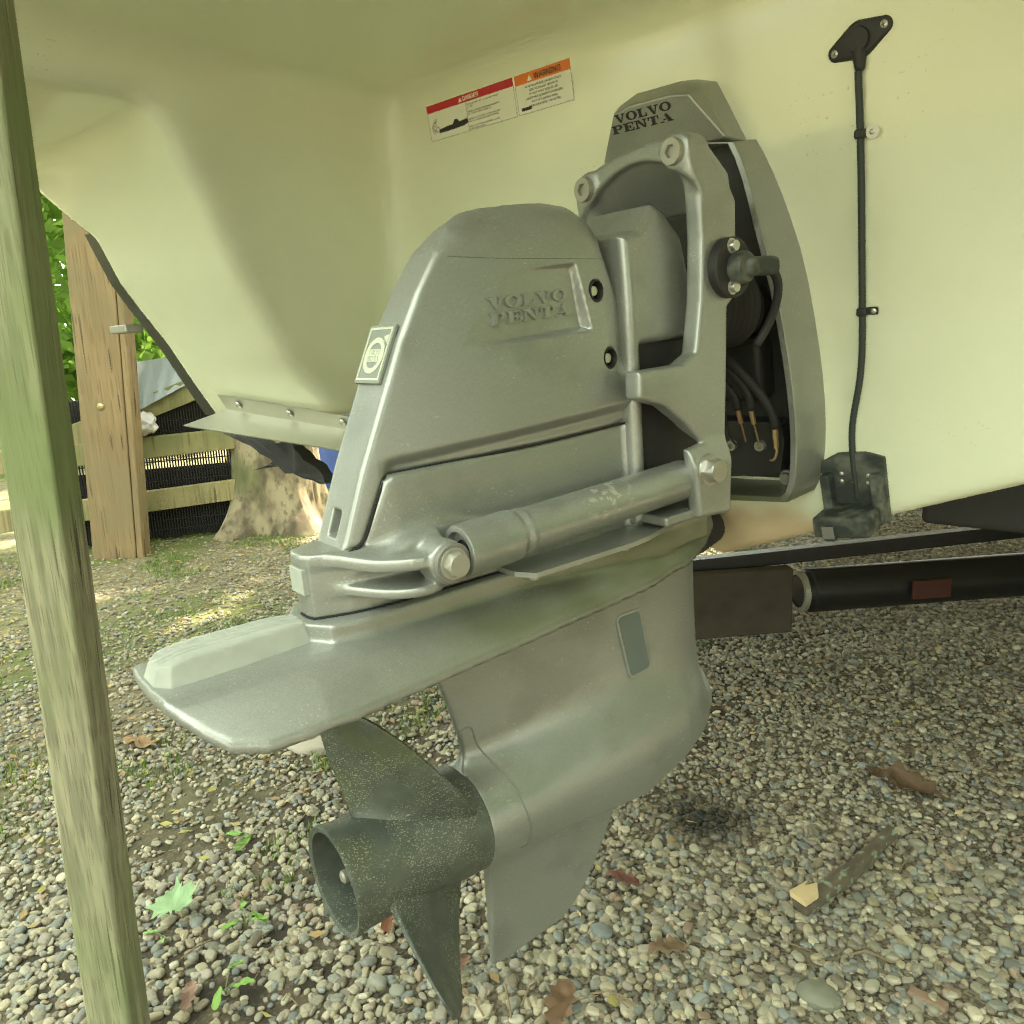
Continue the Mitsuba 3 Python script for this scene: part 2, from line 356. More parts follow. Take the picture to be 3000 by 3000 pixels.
add('boat__forward_hull', (fv, np.array(ff)), 'gelcoat')
zs = np.linspace(.86, 1.27, 9)
outl = sg.Polygon([(float(aft_y(-1.1, z)) + .03, z) for z in zs] + [(5, 1.6), (5, .86)])
m = extr(outl, .09); m.apply_transform(frame((-1.195, 0, 0), (0, 1, 0), (0, 0, 1), (1, 0, 0)))
add('boat__side_stripe', m, 'stripe', label='black band down the port side of the hull')
tag('boat', 'cream white boat stern on a trailer with a recessed transom', 'boat')

# transom frame: X starboard, V up the slope, O out of it
TX, TV, TO = np.array([1, 0, 0.]), np.array([0, -math.sin(math.radians(10)), math.cos(math.radians(10))]), np.array([0, -math.cos(math.radians(10)), -math.sin(math.radians(10))])
T0 = np.array([0, .78, 1.0]); C10 = math.cos(math.radians(10))
TM = frame(T0, TX, TV, TO)
def tv(z): return (z - 1) / C10
def onT(m, x=0, z=1.0, o=0., rot=0.):
    m = m.copy()
    if rot: m.apply_transform(trimesh.transformations.rotation_matrix(rot, [0, 0, 1]))
    m.apply_translation([x, tv(z), o]); m.apply_transform(TM); return m

# ------------------------------------------------------------------ sterndrive
tag('sterndrive', 'silver grey sterndrive with propeller mounted on the cream transom', 'boat engine')
D = 'sterndrive__'
# upper cover
AFT = np.array([(.388, .049), (.395, .053), (.464, .081), (.529, .112), (.595, .144), (.645, .174), (.685, .203), (.71, .228), (.728, .255), (.738, .285), (.743, .32)])
def f_aft(u): return np.interp(u, AFT[:, 0], AFT[:, 1])
COVER = np.vstack([np.stack([AFT[:, 1], AFT[:, 0]], 1), [(.375, .744), (.407, .739), (.432, .724), (.450, .702), (.457, .66), (.464, .60), (.471, .52), (.473, .467), (.313, .461), (.168, .4585), (.112, .4575), (.103, .453), (.089, .425), (.074, .394), (.068, .389), (.049, .386)]])
PANEL = [(.212, .579), (.392, .588), (.379, .664), (.330, .662), (.299, .660), (.275, .653), (.263, .648)]
def cover_h(f, u):
    dd = np.clip(f - f_aft(u), 0, 1)
    h = .034 + .026 * (1 - (1 - np.clip(dd / .31, 0, 1)) ** 2) - .006 * sst(.55, .72, u)
    ug = .470 + .055 * (f - .106)
    h = h - .0125 * sst(ug + .007, ug - .008, u) * sst(.098, .122, f)
    h = h - .020 * sst(.408, .470, f) ** 1.5 * sst(.50, .56, u)
    pd = poly2(PANEL, f, u)
    return h - np.clip(h - .0446, 0, .0125) * sst(.0012, -.0025, pd)
def cover_sdf(s, f, u):
    f2, u2 = f[0], u[0]
    prof = poly2(COVER, *np.broadcast_arrays(f2, u2))[None]
    h = cover_h(f2, u2)[None]
    side = (np.abs(s) - h) * .96
    k = (.006 + .050 * sst(.20, .32, f2) * sst(.60, .69, u2) + .012 * sst(.67, .72, u2) + .006 * sst(.42, .45, f2))[None]
    d = smax(side, prof, k)
    for bf, bu in ((.408, .632), (.422, .551)):      # bolt pockets
        d = np.maximum(d, -np.maximum(np.hypot((f - bf) / .85, u - bu) - .0130, float(cover_h(np.array(bf), np.array(bu))) - .014 - np.abs(s)))
    d = np.maximum(d, -np.maximum(np.maximum(np.abs(s) - .010, np.abs(u - .411) - .014), f - .075))
    return d
P_, Fc, Nn, _ = surface(cover_sdf, (-.07, .035, .375), (.07, .485, .755), .0022)
CV = add(D + 'upper_cover', (W(P_), Fc), 'silver', normals=Nn @ DF)
def cover_pt(f, u, o=0): return np.stack([cover_h(f, u) / 1 + o, f, u], -1)
def drape(m2, f0, u0, ang, o0=0.):
    """a flat mesh (x along, y up, z out) draped on the starboard face of the cover"""
    v = m2.vertices; c, s_ = math.cos(ang), math.sin(ang)
    f = f0 + v[:, 0] * c - v[:, 1] * s_; u = u0 + v[:, 0] * s_ + v[:, 1] * c
    return trimesh.Trimesh(W(np.stack([cover_h(f, u) + o0 + v[:, 2], f, u], -1)), m2.faces, process=False)
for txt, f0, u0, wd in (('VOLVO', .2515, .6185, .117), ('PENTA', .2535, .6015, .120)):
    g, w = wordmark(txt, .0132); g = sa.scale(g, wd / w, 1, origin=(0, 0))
    add(CV + '__lettering_grime', drape(extr_any(g.buffer(.0006), .0014), f0, u0, .045, -.001), 'cast_grey')  # thin dark rim round the raised letters, their edge shadow put in as colour
    add(CV + '__lettering', drape(extr_any(g, .0048), f0, u0, .045, -.001), 'silver', label='raised lettering VOLVO PENTA on the recessed side panel' if txt == 'VOLVO' else 'second line of the raised lettering, PENTA')
for bf, bu in ((.408, .632), (.422, .551)):
    c = lathe([(.0001, .074), (.0125, .074), (.0125, .075)], 24)
    h = float(cover_h(np.array(bf), np.array(bu)))
    m = hexbolt(.0068, .009); m.apply_transform(frame((h - .014, bf, bu), (0, 1, 0), (0, 0, 1), (1, 0, 0)))
    ring = lathe([(.0128, -.002), (.0124, .0006), (.0112, .0006), (.0108, -.013), (.001, -.0135)], 28); ring.vertices[:, 0] *= .85; ring.apply_transform(frame((h, bf, bu), (0, 1, 0), (0, 0, 1), (1, 0, 0)))
    add(CV + '__bolt_socket', Wm(ring), 'black_plastic', smooth=40); add(CV + '__bolt', Wm(m), 'steel')
# emblem on the aft face
up = np.array([0, .053, .107]); up /= np.linalg.norm(up); aftn = np.cross([1, 0, 0], up)
EMB = frame(np.array([-.006, .110, .53]) + up * .058 + aftn * .0010, (1, 0, 0), up, aftn)
def emb(m, z=0):
    m = m.copy(); m.apply_translation([0, 0, z]); m.apply_transform(EMB); return Wm(m)
ew, eh = .028, .033
EK = add(CV + '__emblem', emb(extr(sg.box(-ew, -eh, ew, eh), .003), -.0024), 'emblem_grey', label='square grey emblem with a ring and arrow on the aft face')
fr = sg.box(-ew + .003, -eh + .003, ew - .003, eh - .003).difference(sg.box(-ew + .0055, -eh + .0055, ew - .0055, eh - .0055))
circ = sg.Point(0, -.002).buffer(.0205, 32)
ringp = circ.difference(sg.Point(0, -.002).buffer(.0145, 32))
arrow = sg.Polygon([(.0125, .0095), (.0160, .0135), (.0110, .0195), (.0215, .0215), (.0215, .0105), (.0175, .0150)])
band = sg.box(-.0165, -.009, .0165, .005)
pale = shapely.union_all([fr, ringp, arrow, band])
wl = []
for txt, yy in (('VOLVO', -.0012), ('PENTA', -.0078)):
    g, w = wordmark(txt, .0050); g = sa.scale(g, .026 / w, 1, origin=(0, 0)); wl.append(sa.translate(g, -.013, yy))
add(EK + '__ring', emb(extr_any(pale.difference(shapely.union_all(wl)), .0010), .0004), 'emblem_pale')
if EK + '__ring' in scene: pass
# seams along the split of the cover
def on_cover(f, u, o=.0004):
    f, u = np.asarray(f, float), np.asarray(u, float)
    return W(np.stack([cover_h(f, u) + o, f, u], -1))
cf = np.array(chaikin([(.052, .386), (.072, .390), (.089, .425), (.103, .453), (.113, .457), (.168, .458), (.313, .4605), (.471, .4665)], 2))
cf = np.vstack([np.linspace(a, b, 6)[:-1] for a, b in zip(cf[:-1], cf[1:])] + [cf[-1:]])
add(D + 'cover_seam', tube(on_cover(cf[:, 0], cf[:, 1]), .0013, 6), 'seam')
def on_surface(fn, path, o=0., tmax=.16):
    t = np.linspace(0, tmax, 900); out = []
    for f0, u0 in path:
        g = np.asarray(fn(t[:, None, None], np.full((1, 1, 1), f0), np.full((1, 1, 1), u0)))[:, 0, 0]; w = np.nonzero(g > 0)[0]; out.append((t[w[0]] + o if len(w) else 0, f0, u0))
    return np.array(out)
sf = np.linspace(.214, .452, 44); su = np.interp(sf, [.203, .284, .385, .47], [.679, .673, .670, .667])
add(D + 'cover_seam', tube(W(on_surface(cover_sdf, np.stack([sf, su], 1), -.0002)), .0005, 5), 'cast_grey')

# lower housing, steering-neck, ram bracket
LOW = [(.050, .325), (.058, .37), (.072, .390), (.089, .425), (.103, .453), (.112, .4575), (.168, .4585), (.313, .461), (.473, .467), (.473, .325)]
def low_h(f, u): return .0445 - .012 * sst(.12, .04, f) + .011 * sst(.447, .459, f)
BASE = chaikin([(-.018, .012), (.018, .012), (.024, .024), (.038, .060), (.042, .10), (.046, .16), (.046, .47), (-.046, .47), (-.046, .16), (-.042, .10), (-.038, .060), (-.024, .024)], 1, True)
RIB = chaikin([(-.018, .010), (.018, .010), (.032, .034), (.064, .068), (.090, .094), (.096, .115), (.090, .140), (.05, .165), (-.05, .165), (-.090, .140), (-.096, .115), (-.090, .094), (-.064, .068), (-.032, .034)], 1, True)
def low_sdf(s, f, u):
    f2, u2 = f[0], u[0]
    body = smax((np.abs(s) - low_h(f2, u2)[None]) * .97, poly2(LOW, *np.broadcast_arrays(f2, u2))[None], .006)
    sp, fp = s[:, :, 0], f[:, :, 0]
    base = smax(poly2(BASE, *np.broadcast_arrays(sp, fp))[:, :, None], np.abs(u - .353) - .034, .004)
    ribd = poly2(RIB, *np.broadcast_arrays(sp, fp))[:, :, None]
    up_ = .372 + .010 * sst(.07, .02, np.abs(s))
    r1 = smax(ribd, np.abs(u - up_) - .0070, .004)
    r2 = smax(ribd + .005, np.abs(u - .3400 - .008 * sst(.07, .02, np.abs(s))) - .0055, .003)
    eye = smax(np.hypot(f - .139, u - .366) - .0235, np.abs(np.abs(s) - .082) - .0160, .003)
    sh = smax(smax(np.hypot((f - .150) * .55, u - .350) - .046, np.abs(s) - .066, .012), .368 - u, .004)     # shoulder over the ram eye
    d = smin(body, base, .005); d = smin(d, sh, .012); d = smin(d, r1, .005); d = smin(d, r2, .004); d = smin(d, eye, .005)
    d = np.maximum(d, -smax(smax(np.hypot((f - .160) / 1.2, u - .372) - .036, .056 - np.abs(s), .004), .150 - f, .003))   # room for the cylinder's end
    return np.maximum(d, .3205 - u)
P_, Fc, Nn, _ = surface(low_sdf, (-.106, -.005, .31), (.106, .485, .48), .0023)
add(D + 'lower_housing', (W(P_), Fc), 'silver', normals=Nn @ DF)
add(D + 'aluminium_plaque', Wm(cat([cbox((-.016, .0085, .346), (.016, .016, .374), .001)])), 'zinc')
# bolt through the ram eye
def bolt_side(key, f, u, s0, r, h, m='dull_steel', fn=hexbolt):
    b = fn(r, h); b.apply_transform(frame((s0, f, u), (0, 1, 0), (0, 0, 1), (1, 0, 0))); return add(key, Wm(b), m)
w_ = lathe([(.001, 0), (.0215, 0), (.022, .002), (.022, .005), (.0205, .0065), (.001, .0065)], 36); w_.apply_transform(frame((.0975, .139, .366), (0, 1, 0), (0, 0, 1), (1, 0, 0)))
add(D + 'ram_washer', Wm(w_), 'cast_grey', smooth=30)
bolt_side(D + 'ram_bolt', .139, .366, .103, .0140, .013)

# trim ram
ax0, ax1 = np.array([.085, .160, .3705]), np.array([.085, .535, .3845]); axd = (ax1 - ax0); L = np.linalg.norm(axd); axd /= L
xx = np.cross(axd, [0, 0, 1]); xx /= np.linalg.norm(xx)
pr = [(.012, .004), (.020, .004), (.0225, -.002), (.0285, -.002), (.0295, .0), (.0295, .066), (.029, .070), (.0262, .074), (.0262, .077), (.0277, .081), (.0277, .084), (.0262, .088), (.026, .09), (.026, L - .02), (.02, L - .005), (.001, L - .005)]
rm = lathe(pr, 56); rm.apply_transform(frame(ax0, xx, np.cross(axd, xx), axd))
rm.faces = rm.faces[:, ::-1]
trimesh.repair.fix_normals(rm)
RM = add(D + 'trim_cylinder', Wm(rm), 'silver', smooth=35)
mm = lathe([(.001, .006), (.021, .006)], 36); mm.apply_transform(frame(ax0, xx, np.cross(axd, xx), axd)); add(RM + '__end_seal', Wm(mm), 'rubber')
m2 = rm.copy(); m2.vertices[:, 0] *= -1; m2.faces = m2.faces[:, ::-1]
add(D + 'trim_cylinder', Wm(m2), 'silver', smooth=35)

# neck (upper gear housing front) between the fork arms
NECK = [(.452, .33), (.452, .695), (.478, .702), (.510, .733), (.532, .722), (.561, .692), (.575, .63), (.570, .566), (.474, .562), (.474, .33)]
def neck_sdf(s, f, u):
    pr = poly2(NECK, *np.broadcast_arrays(f[0], u[0]))[None]
    h = (.064 - .004 * sst(.6, .73, u))
    d = smax(np.abs(s) - h, pr, .014)
    return d
P_, Fc, Nn, _ = surface(neck_sdf, (-.08, .44, .32), (.08, .59, .745), .003)
add(D + 'gear_housing', (W(P_), Fc), 'silver', normals=Nn @ DF)
add(D + 'pivot_shaft', Wm(cbox((-.05, .47, .33), (.05, .62, .57), .008)), 'black_plastic')  # black box put in for the shaded opening below the neck
add(D + 'bellows', Wm(cat([lathe([(.05, a), (.062, a + .006), (.05, a + .012)], 32).apply_transform(frame((0, .56 + 0 * a, .60), (1, 0, 0), (0, 0, 1), (0, 1, 0))) for a in np.arange(0, .16, .012)])), 'rubber', smooth=True)

# steering fork
ARM = [(.535, .797), (.556, .787), (.583, .765), (.608, .729), (.606, .612), (.591, .600), (.587, .512), (.580, .400), (.575, .331), (.511, .336), (.502, .427), (.534, .431), (.504, .461), (.467, .487), (.421, .501), (.423, .534), (.501, .535), (.526, .547), (.538, .61), (.543, .684), (.541, .74), (.533, .775)]
def fork_sdf(s, f, u):
    f2, u2 = f[0], u[0]
    pr = poly2(ARM, *np.broadcast_arrays(f2, u2))[None]
    sc = s; a = np.abs(sc); ur = u - .11 * sc
    pp_ = poly2(ARM, *np.broadcast_arrays(f2, u2 + .020))[None]; pr = np.where(sc > 0, pr, pp_)
    inner = .079 + .0 * u
    outer = (.106 + .012 * sst(.44, .40, u2) - .010 * sst(.73, .80, u2))[None]
    arm = smax(smax(inner + .018 * sst(.46, .42, u2)[None] - a, a - outer, .005), pr, .0065)
    top = .8065 - 1.2 * sc ** 2 - .8 * np.clip(f - .555, 0, 1)
    soff = .787 - 4.4 * sc ** 2 - .95 * np.clip(f - .538, 0, 1)
    arch = smax(smax(smax(ur - top, soff - ur, .006), a - .100, .008), np.abs(f - .568) - .040, .007)
    boss = smax(np.hypot(a - .080, ur - .781) - .0205, np.abs(f - .545) - .018, .004)
    d = smin(arm, arch, .014)
    d = smin(d, boss, .006)
    return d
P_, Fc, Nn, _ = surface(fork_sdf, (-.125, .41, .32), (.125, .63, .83), .0028)
FK = add(D + 'steering_fork', (W(P_), Fc), 'silver', normals=Nn @ DF)
for sg_ in (-1, 1):
    b = socketbolt(.0165, .009); b.apply_transform(frame((sg_ * .080, .5275, .780 + sg_ * .0088), (1, 0, 0), (0, 0, 1), (0, -1, 0))); add(FK + '__socket_bolt', Wm(b), 'dull_steel')
bolt_side(FK + '__pivot_bolt', .532, .397, .1165, .0170, .018, 'steel')
add(FK + '__bracket', Wm(cbox((.045, .46, .333), (.106, .575, .346), .004)), 'silver')
# trim sensor on the fork
fl = lathe([(.001, 0), (.036, 0), (.0375, .002), (.0375, .012), (.035, .014), (.012, .014)], 40); fl.apply_transform(frame((.1055, .588, .648), (0, 1, 0), (0, 0, 1), (1, 0, 0)))
SN = add(D + 'trim_sensor', Wm(fl), 'black_plastic', smooth=35)
kn = cat([lathe([(.020, 0), (.020, .016), (.0175, .019), (.001, .019)], 32), cbox((-.006, -.012, .004), (.055, .012, .030), .008)]); kn.apply_transform(frame((.118, .592, .647), (0, 1, 0), (0, 0, 1), (1, 0, 0)))
add(SN + '__sensor_body', Wm(kn), 'dusty_black', smooth=40)
for du in (-.025, .025): bolt_side(SN + '__bolt', .583, .649 + du, .1185, .0078, .008, 'steel')
add(SN + '__cable', tube(spl([W((.133, .635, .647)), W((.131, .66, .63)), W((.11, .68, .585)), W((.09, .67, .545))], 20), .006, 8), 'rubber', smooth=True)

# gearcase, plate, skeg
LEG = [(.130, .335), (.146, .27), (.158, .20), (.171, .158), (.181, .115), (.186, .085), (.19, .0), (.30, -.03), (.45, -.05), (.615, .0), (.628, .04), (.618, .115), (.617, .225), (.615, .335)]
SKEG = [(.205, -.05), (.203, -.15), (.197, -.236), (.215, -.241), (.32, -.236), (.342, -.226), (.366, -.205), (.403, -.152), (.452, -.077), (.47, -.05)]
PL_ = [(.05, -.155), (.085, -.141), (.118, -.105), (.120, -.02), (.108, .08), (.09, .30), (.068, .52), (.035, .64), (.015, .655)]
PLAN = np.array(chaikin(PL_ + [(-a, b) for a, b in PL_[::-1]], 1, True))
def parts_gc(s, f, u):
    f2, u2 = f[0], u[0]
    prof = poly2(LEG, *np.broadcast_arrays(f2, u2))[None]
    fa = np.interp(u2, [0, .1, .2, .335], [.19, .183, .158, .130]); ffw = np.interp(u2, [0, .1, .335], [.62, .62, .615])
    c = np.clip((ffw - f2) / (ffw - fa), 0, 1)          # 0 at the leading edge
    t = .004 + (.038 + .010 * sst(.16, .30, u2)) * 2.6 * np.sqrt(np.clip(c, 0, 1)) * (1 - c) * 1.0
    leg = smax((np.abs(s) - t[None]) * .9, prof, .006)
    r = np.interp(f, [.15, .186, .19, .24, .30, .38, .46, .54, .60, .63, .645], [.064, .066, .066, .067, .067, .065, .060, .047, .026, .010, .001])
    bul = np.maximum(np.sqrt(s ** 2 + u ** 2) - r, .178 - f) * .9
    sk = poly2(SKEG, *np.broadcast_arrays(f2, u2))[None]
    skeg = smax((np.abs(s) - .0075 - .010 * sst(-.10, -.06, u2)[None] + .004 * sst(-.16, -.24, u2)[None]) * .95, sk, .003)
    pl = poly2(PLAN, *np.broadcast_arrays(s[:, :, 0], f[:, :, 0]))[:, :, None]
    a = np.abs(s) * .12 / np.interp(f, [-.02, .08, .30, .52, .64], [.12, .108, .09, .068, .045])
    lip = np.interp(a, [0, .045, .06, .072, .085, .105, .12, .14, .17], [.2945, .2938, .2922, .288, .2795, .2625, .248, .228, .200])
    plate = smax(np.abs(u - lip) * .82 - .0056, pl, .004)
    blk = poly2([(-.022, .004), (.022, .004), (.048, .020), (.054, .06), (.054, .60), (-.054, .60), (-.054, .06), (-.048, .020)], *np.broadcast_arrays(s[:, :, 0], f[:, :, 0]))[:, :, None] - .002
    deck = smax(blk * .9, np.abs(u - .300) - .0195, .003)
    return leg, bul, skeg, plate, deck
def gc_sdf(s, f, u):
    leg, bul, skeg, plate, deck = parts_gc(s, f, u)
    d = smin(leg, bul, (.028 + .050 * sst(.17, .46, f))); d = smin(d, skeg, .016)
    d = smin(d, smin(plate, deck, .005), .018)
    return np.maximum(d, u - .3195)
P_, Fc, Nn, _ = surface(gc_sdf, (-.13, -.165, -.248), (.13, .665, .325), .0028)
cen = P_[Fc].mean(1); ss, f_, u_ = (cen[:, k][None, :, None] if k == 1 else cen[:, k] for k in range(3))
isplate = cen[:, 2] > np.where(np.abs(cen[:, 0]) > .062, .20, .264)
isskeg = (cen[:, 2] < -.088)
for nm, mk in (('anti_ventilation_plate', isplate), ('skeg', isskeg & ~isplate), ('gearcase', ~isplate & ~isskeg)):
    p, fq, n = subset(P_, Fc, Nn, mk)
    add(D + nm, (W(p), fq), 'silver', normals=n @ DF)
# base seam between housing and plate
bs = np.vstack([BASE[BASE[:, 0] > -.019][:-1]]); bs = bs[(bs[:, 0] > -.02) & (bs[:, 1] < .46)]
add(D + 'base_seam', tube(W(np.stack([bs[:, 0] * 1.0, bs[:, 1], np.full(len(bs), .3203)], -1)), .0014, 6), 'seam')
# spray deflector on the starboard side
sp_ = sg.Polygon([(.044, .234), (.078, .234), (.103, .246), (.104, .40), (.099, .435), (.066, .545), (.044, .545)])
mdef = extr(sp_.buffer(-.004).buffer(.004), .006, .3215)
add(D + 'deflector_plate', Wm(mdef), 'silver')
for fq_ in (.255, .40): 
    b = hexbolt(.007, .006); b.apply_transform(frame((.088, fq_, .3215), (1, 0, 0), (0, -1, 0), (0, 0, -1))); add(D + 'deflector_bolt', Wm(b), 'dull_steel')
# bearing-carrier seams
def seam_on_gc(path, key, r=.0011):
    path = np.asarray(path, float); t = np.linspace(.0, .12, 400); out = []
    for f0, u0 in path:
        g = gc_sdf(t[:, None, None], np.full((1, 1, 1), f0), np.full((1, 1, 1), u0))[:, 0, 0]
        w = np.nonzero(g > 0)[0]; out.append((t[w[0]] if len(w) else 0, f0, u0))
    return add(key, tube(W(out), r, 6), 'cast_grey', smooth=True)
pth = spl([(.176, .1165), (.183, .118), (.196, .1205), (.203, .10), (.216, .07), (.228, .03), (.236, -.02), (.238, -.06)], 40)
seam_on_gc(pth, D + 'carrier_seam')
# water intake
ik = sg.Polygon([(.431, .200), (.459, .200), (.475, .122), (.448, .120)]).buffer(.006)
mi_ = extr(ik, .012); mi_.apply_transform(frame((0, 0, 0), (0, 1, 0), (0, 0, 1), (1, 0, 0)))
def leg_s(f0, u0):
    t = np.linspace(.0, .12, 600); g = gc_sdf(t[:, None, None], np.full((1, 1, 1), f0), np.full((1, 1, 1), u0))[:, 0, 0]; w = np.nonzero(g > 0)[0]; return t[w[0]]
mi_.vertices[:, 0] += np.array([leg_s(v[1], v[2]) for v in mi_.vertices]) - .0105
IN = add(D + 'water_intake', Wm(mi_), 'dark_panel', label='dark rounded panel in the side of the gearcase')
rim = ik.buffer(.0035).difference(ik); mr = extr_any(rim, .006); mr.apply_transform(frame((0, 0, 0), (0, 1, 0), (0, 0, 1), (1, 0, 0)))
mr.vertices[:, 0] += np.array([leg_s(v[1], v[2]) for v in mr.vertices]) - .0045
add(IN + '__rim', Wm(mr), 'silver')
# chalky block on the aft end of the plate
def blk_sdf(s, f, u):
    top = .3235 - .006 * sst(-.11, -.155, f) - .004 * sst(-.03, .02, f) - 1.6 * s ** 2
    pl = poly2(chaikin([(-.034, -.150), (.034, -.150), (.037, -.10), (.031, .0), (.022, .014), (-.022, .014), (-.031, .0), (-.037, -.10)], 1, True), *np.broadcast_arrays(s[:, :, 0], f[:, :, 0]))[:, :, None]
    d = smax(smax(u - top, .288 - u, .004), pl + .42 * np.clip(u - .300, 0, 1), .0025)
    for sl in (-.016, -.009, .002, .010):
        d = np.maximum(d, -np.maximum(np.abs(s - sl) - .0011, top - .0030 - u))
    return d
P_, Fc, Nn, _ = surface(blk_sdf, (-.05, -.165, .295), (.05, .025, .36), .0018)
add(D + 'sacrificial_block', (W(P_), Fc), 'zinc', normals=Nn @ DF, label='chalky pale grey grooved block bolted on the aft end of the plate')

# propeller
PRP = D + 'propeller'
pr = [(.0575, .000), (.0635, -.002), (.065, .003), (.0625, .018), (.0620, .06), (.0645, .12), (.0675, .150), (.068, .178), (.064, .182), (.05, .182), (.05, .17), (.0585, .16), (.058, .05), (.0575, .000)]
hb = lathe(pr, 72); M_ = frame((0, 0, 0), (1, 0, 0), (0, 0, -1), (0, 1, 0)); hb.apply_transform(M_); 
trimesh.repair.fix_normals(hb)
add(PRP + '__hub', Wm(hb), 'prop_paint', smooth=35)
inn = [lathe([(.022, .175), (.022, .045), (.018, .040), (.014, .040)], 32)]
for a in range(3):
    w_ = cbox((.018, -.003, .06), (.059, .003, .17), .001); w_.apply_transform(trimesh.transformations.rotation_matrix(a * 2 * PI / 3 + .4, [0, 0, 1])); inn.append(w_)
inn = cat(inn); inn.apply_transform(M_); add(PRP + '__inner_hub', Wm(inn), 'prop_paint', smooth=30)
nut = cat([hexbolt(.0135, .016), lathe([(.0075, .0), (.0075, .032), (.005, .034), (.001, .034)], 20), lathe([(.001, -.004), (.021, -.004), (.021, .0), (.001, .0)], 28)])
nut.apply_transform(frame((0, .043, 0), (1, 0, 0), (0, 0, 1), (0, -1, 0))); add(PRP + '__nut', Wm(nut), 'dull_steel', smooth=30)
def blade(phi0):
    nt, nc = 36, 40
    t = np.linspace(0, 1, nt)[:, None]; c = np.linspace(0, 1, nc)[None, :]          # c 0 leading, 1 trailing
    r = .058 + (.195 - .058) * t
    pl = np.interp(t, [0, .1, .25, .45, .65, .8, .92, 1], [32, 34.5, 40, 50, 62.5, 73, 83, 93]); pt = np.interp(t, [0, .3, .6, .85, .95, 1], [103, 104.5, 105.5, 105, 103, 98])
    ph = pl + (pt - pl) * c
    f = .039 + (103 - ph) * .124 / 69 - .012 * t ** 1.3
    cup = -.003 * np.sin(PI * c) * (1 - t * .3)
    th = (.0085 * (1 - t) ** 1.3 + .0022) * np.sin(PI * np.clip(c * .94 + .03, 0, 1)) ** .6 + .0006
    root = .010 * np.exp(-t / .06)
    th = th + root * np.sin(PI * c) ** .5
    # normal of the helical face, roughly: mostly along f
    nf, nphi = .80, .60
    def pts(sg__):
        ff = f + cup + sg__ * th * nf; pp = np.radians(ph + phi0) + sg__ * th * nphi / r
        return np.stack([r * np.cos(pp), ff, r * np.sin(pp)], -1).reshape(-1, 3)
    A, B = pts(1), pts(-1); n = nt * nc
    i, j = np.meshgrid(np.arange(nt - 1), np.arange(nc - 1), indexing='ij'); k = i * nc + j
    q = np.stack([k, k + 1, k + nc + 1, k + nc], -1).reshape(-1, 4)
    fs = [q, q[:, ::-1] + n]
    e = np.r_[np.arange(nt) * nc, (nt - 1) * nc + np.arange(1, nc), np.arange(nt - 2, -1, -1) * nc + nc - 1]
    fs.append(np.stack([e[:-1], e[1:], e[1:] + n, e[:-1] + n], -1))
    F = np.vstack(fs); m = trimesh.Trimesh(np.vstack([A, B]), np.vstack([F[:, [0, 1, 2]], F[:, [0, 2, 3]]]), process=False)
    trimesh.repair.fix_normals(m); return m
for b_ in (0, -120, -236): add(PRP + '__blade', Wm(blade(b_)), 'prop_paint', smooth=50)

# transom shield
OUTL = np.array([(.118, 1.286), (.140, 1.245), (.165, 1.18), (.188, 1.10), (.203, 1.0), (.211, .912), (.211, .834), (.203, .775)])
XC = .005
def outline(d):
    p = [(XC + x + d, tv(z)) for x, z in OUTL] + [(XC + .185 + d, tv(.748) - d)] + [(XC - .185 - d, tv(.748) - d)] + [(XC - x - d, tv(z)) for x, z in OUTL[::-1]]
    return sg.Polygon(chaikin(p, 1, True))
SH = D + 'transom_shield'
RO = .085
def ringmesh(o0, o1, d0, d1, th):
    a, b = outline(d0), outline(d1)
    A = np.array(a.exterior.coords)[:-1]; B = np.array(b.exterior.coords)[:-1]; Ai = np.array(outline(d1 - th).exterior.coords)[:-1]; Bi = np.array(outline(d0 - th * 1.5).exterior.coords)[:-1]
    n = len(A); lv = [(A, o0), (B, o1 - .003), (np.array(outline(d1 - .002).exterior.coords)[:-1], o1), (np.array(outline(d1 - th + .002).exterior.coords)[:-1], o1), (Ai, o1 - .003), (Bi, o0)]
    v = np.vstack([np.c_[p, np.full(n, o)] for p, o in lv]); f = []
    for k in range(len(lv) - 1):
        i = np.arange(n); j = (i + 1) % n; f.append(np.stack([k * n + i, k * n + j, (k + 1) * n + j, (k + 1) * n + i], 1))
    v[:, 2] *= 1 - .42 * sst(tv(1.12), tv(1.29), v[:, 1])
    f = np.vstack(f); m = trimesh.Trimesh(v, np.vstack([f[:, [0, 1, 2]], f[:, [0, 2, 3]]]), process=False); return m
m = ringmesh(-.01, RO, .010, .0, .012); m.apply_transform(TM); add(SH + '__rim', m, 'silver', smooth=40)
m = extr(outline(-.016), .006, .0); m.apply_transform(TM); add(SH + '__backplate', m, 'black_plastic')
# cap with lettering
cz = [1.278, 1.352]
cp = lambda w0, w1, z0, z1, zt: [(-w0, tv(z0)), (w0, tv(z0)), (w1, tv(z1)), (w1 * .55, tv(zt)), (-w1 * .55, tv(zt)), (-w1, tv(z1))]
o2 = .060; CX = .009
p0 = [(x + CX, y, -.005) for x, y in cp(.110, .070, 1.276, 1.360, 1.370)]; OF = lambda y: .048 + (y - tv(1.287)) * .30
p1 = [(x + CX, y, OF(y)) for x, y in cp(.103, .063, 1.287, 1.347, 1.352)]; p2 = [(x + CX, y, .020 + (y - tv(1.28)) * .25) for x, y in cp(.109, .069, 1.280, 1.358, 1.367)]
sp_ = manifold3d.Manifold.sphere(.004, 16)
mm = manifold3d.Manifold.batch_hull([sp_.translate(list(map(float, p))) for p in p0 + p1 + p2]).to_mesh()
m = trimesh.Trimesh(mm.vert_properties[:, :3], mm.tri_verts, process=False); m.apply_transform(TM)
CP = add(SH + '__cap', m, 'silver', smooth=25)
